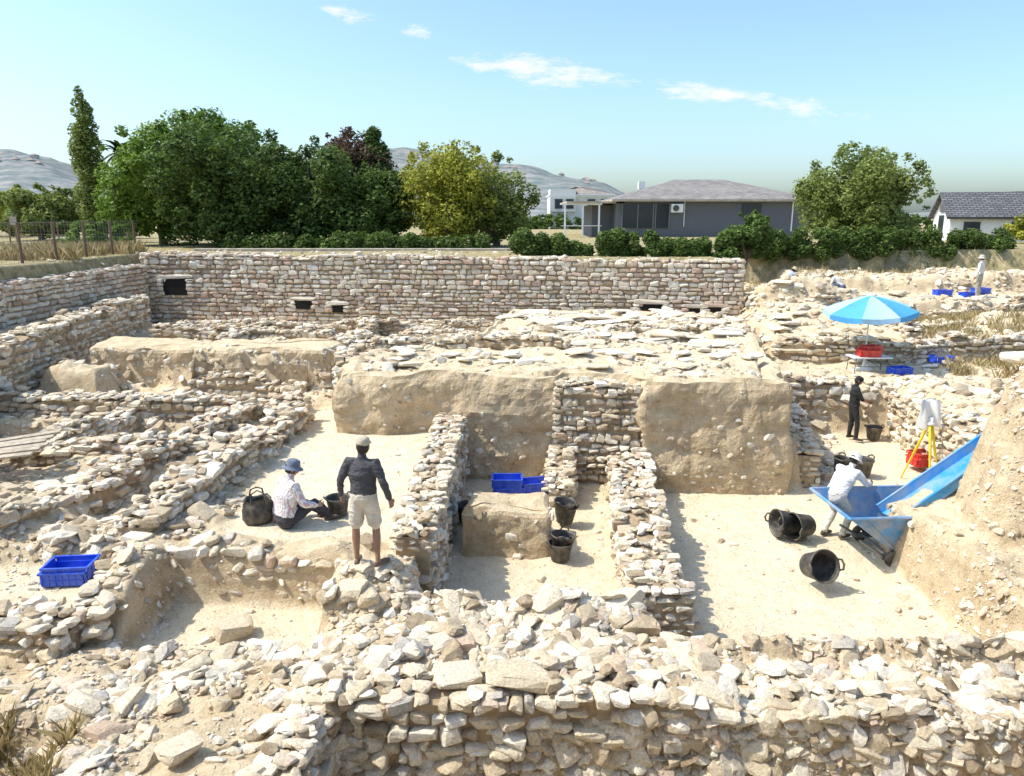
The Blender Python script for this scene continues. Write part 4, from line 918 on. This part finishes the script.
    for k,a,b,r in seg:
        a=np.array(a);b=np.array(b); e=b-a; t=np.clip(((cc-a)@e)/(e@e),0,1); d=np.linalg.norm(cc-a-t[:,None]*e,axis=1)/r
        w=d<best; best[w]=d[w]; lab[w]=keys.index(k)
    me2.polygons.foreach_set('material_index',lab.astype(np.int32)); me2.polygons.foreach_set('use_smooth',np.ones(n,bool)); me2.update()
    nv=len(me2.vertices); co=np.empty(nv*3); me2.vertices.foreach_get('co',co); co=co.reshape(-1,3); no=np.empty(nv*3); me2.vertices.foreach_get('normal',no); no=no.reshape(-1,3)
    isc=np.zeros(nv,bool)
    for pl in me2.polygons:
        if pl.material_index<2:
            for vi in pl.vertices: isc[vi]=True
    fold=.014*fbm(co[:,0]*1.0+co[:,2]*.6,co[:,2]*1.8+co[:,1],9,3,3); co[isc]+=no[isc]*fold[isc][:,None]
    me2.vertices.foreach_set('co',co.ravel()); me2.update()
    parts=[o]
    fw=Vector(look).normalized() if look else Vector((0,1,0))
    sd=fw.cross(Vector((0,0,1))).normalized()
    parts+=head_parts(Hd,fw,sd,hat,hatm or mats['shirt'],skin)
    for s in 'RL':
        wr=D['wr'+s]; d=(wr-D['el'+s]); inward=Vector((-1 if s=='R' else 1,0,0))*.8+Vector((0,.5,-.1))
        parts.append(hand_fingers(wr-d.normalized()*.01,d,inward,(1 if s=='R' else -1)).build('hand',[skin],True))
    g=group(name,parts,loc,(0,0,yaw)); g.scale=(scale,)*3
    return g
SK2=simple('skin_tan',(.30,.165,.10),.6,var=.08)
PX,PY=-1.93,9.12; pz=max(gz(PX+a,PY+b) for a in(-.2,0,.2) for b in(-.1,.1,.2))
fs=Stones(); fs.add(np.array([[PX-.13,PY+.05,pz-.06],[PX+.2,PY+.06,pz-.06]]),np.array([[.36,.44,.16],[.36,.44,.16]]),rotm(np.tile([[0,0,1.]],(2,1)),np.array([.3,1.2]),0),np.array([.3,.4]),PN)
mesh_np('flat_stones',np.concatenate(fs.V),[np.concatenate(fs.F)],[STONE],tone=np.concatenate(fs.T))
person('standing_man',(PX,PY,pz+.01),R(-12),dict(shL=(-.19,0,1.42),elL=(-.29,-.05,1.17),wrL=(-.33,.03,.94),elR=(.30,-.04,1.18),wrR=(.36,.0,.95),
   hipL=(-.09,0,.92),knL=(-.13,.0,.50),anL=(-.12,-.03,.09),toL=(-.16,.14,.04),knR=(.13,.06,.5),anR=(.17,-.02,.09),toR=(.24,.13,.04),head=(.01,.04,1.62)),
   dict(shirt=cloth('grey_shirt',(.075,.075,.08)),pants=cloth('cream_shorts',(.66,.59,.48)),shoe=cloth('brown_shoes',(.16,.10,.07)),skin=SK2),'cap',cloth('beige_cap',(.5,.43,.32)),shorts=True,skin=SK2,loose=1.12)
person('seated_man',(-3.50,10.75,1.1),R(-50),dict(pelvis=(0,0,.14),chest=(0,.05,.50),neck=(0,.11,.72),head=(0,.16,.87),shR=(.19,.09,.66),shL=(-.19,.09,.66),
   elR=(.28,.18,.40),wrR=(.24,.40,.33),elL=(-.29,.02,.38),wrL=(-.27,-.04,.12),hipR=(.1,.02,.13),knR=(.2,.40,.36),anR=(.16,.60,.09),toR=(.18,.8,.05),hipL=(-.1,.02,.13),knL=(-.24,.38,.24),anL=(.0,.58,.09),toL=(.05,.75,.05)),
   dict(shirt=cloth('striped_shirt',(.82,.81,.80),(.50,.28,.32)),pants=cloth('dark_trousers',(.05,.05,.06)),shoe=cloth('work_shoes',(.1,.08,.06))),'brim',cloth('blue_grey_hat',(.16,.19,.25)),look=(.3,1,-.25),loose=1.25,scale=1.06)
person('bending_worker',(6.0,12.85,.02),R(-62),dict(pelvis=(0,-.12,.78),chest=(0,.08,1.07),neck=(0,.22,1.23),head=(0,.30,1.35),shR=(.18,.17,1.18),shL=(-.18,.17,1.18),
   elR=(.26,.34,.98),wrR=(.2,.52,.95),elL=(-.26,.30,.96),wrL=(-.2,.48,.93),hipR=(.09,-.10,.76),hipL=(-.09,-.10,.76),knR=(.14,.16,.46),knL=(-.14,.08,.44),anR=(.13,.0,.09),anL=(-.12,-.16,.09),toR=(.14,.2,.05),toL=(-.13,.04,.05)),
   dict(shirt=cloth('white_shirt',(.82,.81,.79)),pants=cloth('khaki_trousers',(.66,.61,.53)),shoe=cloth('boots',(.12,.09,.07))),'brim',cloth('white_hat',(.78,.75,.69)),look=(0,1,-.6),loose=1.18,scale=1.05)
person('worker_in_black',(9.0,19.0,.02),R(-100),dict(wrR=(.1,.36,1.12),elR=(.24,.12,1.14),wrL=(-.1,.36,1.05),elL=(-.24,.1,1.14),head=(0,.05,1.61),anR=(.12,.1,.09),knR=(.12,.1,.5)),
   dict(shirt=cloth('black_shirt',(.02,.02,.022)),pants=cloth('black_trousers',(.025,.025,.03)),shoe=cloth('boots2',(.05,.04,.03)),skin=SK2),'cap',cloth('black_cap',(.02,.02,.02)),look=(0,1,-.5),sleeve=False,voxel=.014,scale=.98,skin=SK2,loose=1.12)
person('distant_worker',(17.7,28.4,gz(17.7,28.4)),R(40),{},dict(shirt=cloth('w2',(.7,.7,.68)),pants=cloth('p2',(.4,.37,.3)),shoe=cloth('s2',(.1,.1,.1))),'brim',cloth('h2',(.6,.55,.45)),voxel=.018,scale=.92)
CR=dict(pelvis=(0,0,.28),chest=(0,.22,.55),neck=(0,.38,.66),head=(0,.48,.74),shR=(.18,.34,.62),shL=(-.18,.34,.62),elR=(.24,.45,.36),wrR=(.18,.6,.14),elL=(-.24,.42,.36),wrL=(-.18,.55,.14),hipR=(.1,0,.28),hipL=(-.1,0,.28),knR=(.2,.35,.42),knL=(-.2,.33,.42),anR=(.15,.08,.09),anL=(-.15,.08,.09),toR=(.15,.25,.05),toL=(-.15,.25,.05))
person('crouching_worker',(12.9,29.2,gz(12.9,29.2)),R(60),CR,dict(shirt=cloth('w3',(.72,.7,.66)),pants=cloth('p3',(.1,.12,.2)),shoe=cloth('s3',(.1,.1,.1))),'brim',cloth('h3',(.7,.66,.55)),voxel=.018,look=(0,1,-.5))
person('crouching_worker',(10.4,28.6,gz(10.4,28.6)),R(-60),CR,dict(shirt=cloth('w4',(.45,.5,.62)),pants=cloth('p4',(.1,.12,.16)),shoe=cloth('s4',(.1,.1,.1))),'brim',cloth('h4',(.6,.5,.3)),voxel=.018,look=(0,1,-.5))
# ------------------------------------------------------------------ light, sky, camera
sd=Vector((-.84,-.02,1.16)).normalized()
el=math.asin(sd.z); az=math.atan2(sd.x,sd.y)
W_=bpy.data.worlds.new('World'); S.world=W_; W_.use_nodes=True; nt=W_.node_tree; bg=nt.nodes['Background']
sk=nt.nodes.new('ShaderNodeTexSky'); sk.sky_type='NISHITA'; sk.sun_disc=False; sk.sun_elevation=el; sk.sun_rotation=az; sk.air_density=1.0; sk.dust_density=2.2; sk.ozone_density=1.1
tc=nt.nodes.new('ShaderNodeTexCoord').outputs['Generated']; sx=nt.nodes.new('ShaderNodeSeparateXYZ'); nt.links.new(tc,sx.inputs[0])
yy=mth(nt,'MAXIMUM',sx.outputs[1],.05); Xc=mth(nt,'DIVIDE',sx.outputs[0],yy); Zc=mth(nt,'DIVIDE',sx.outputs[2],yy)
cb=nt.nodes.new('ShaderNodeCombineXYZ'); nt.links.new(mth(nt,'MULTIPLY',Xc,9),cb.inputs[0]); nt.links.new(mth(nt,'MULTIPLY',Zc,30),cb.inputs[1])
cn=noise(nt,cb.outputs[0],1.7,9,.72); tot=None
for cx0,cz0,rx,rz,st_ in ((.035,.178,.13,.024,1),(.225,.155,.085,.018,.8),(-.20,.242,.045,.014,.95),(-.117,.223,.024,.014,.85),(.38,.13,.09,.022,.6),(.30,.145,.06,.014,.6)):
    a=mth(nt,'POWER',mth(nt,'DIVIDE',mth(nt,'SUBTRACT',Xc,cx0),rx),2); b2=mth(nt,'POWER',mth(nt,'DIVIDE',mth(nt,'ADD',mth(nt,'SUBTRACT',Zc,cz0),mth(nt,'MULTIPLY',mth(nt,'SUBTRACT',Xc,cx0),.12)),rz),2)
    e=mth(nt,'MULTIPLY',mth(nt,'MAXIMUM',mth(nt,'SUBTRACT',1,mth(nt,'ADD',a,b2)),0),st_); tot=e if tot is None else mth(nt,'ADD',tot,e)
cf=mth(nt,'ADD',mth(nt,'MULTIPLY',tot,1.0),mth(nt,'MULTIPLY',mth(nt,'SUBTRACT',cn,.5),4.2)); cf=mth(nt,'MULTIPLY',mth(nt,'SUBTRACT',cf,.42),1.1)
n_=nt.nodes.new('ShaderNodeClamp'); nt.links.new(cf,n_.inputs[0]); cf=mth(nt,'MULTIPLY',n_.outputs[0],mth(nt,'MINIMUM',mth(nt,'MULTIPLY',tot,3),1))
tint=mixc(nt,1.0,sk.outputs[0],(1.42,1.66,1.80),'MULTIPLY')
col=mixc(nt,cf,tint,(7,7.1,7.2))
nt.links.new(col,bg.inputs[0]); bg.inputs[1].default_value=.15
sl=bpy.data.lights.new('sun','SUN'); sl.energy=5; sl.angle=R(.5); sl.color=(1,.945,.83); so=link(bpy.data.objects.new('sun',sl)); so.rotation_euler=(-sd).to_track_quat('-Z','Y').to_euler(); so.location=(0,0,30)
cam=bpy.data.cameras.new('camera'); cam.lens=36*745/1024; cam.clip_end=8000; co=link(bpy.data.objects.new('camera',cam)); co.location=(0,0,5.8); co.rotation_euler=(R(77),0,0); S.camera=co
S.view_settings.view_transform='Standard'; S.view_settings.look='None'; S.view_settings.exposure=0
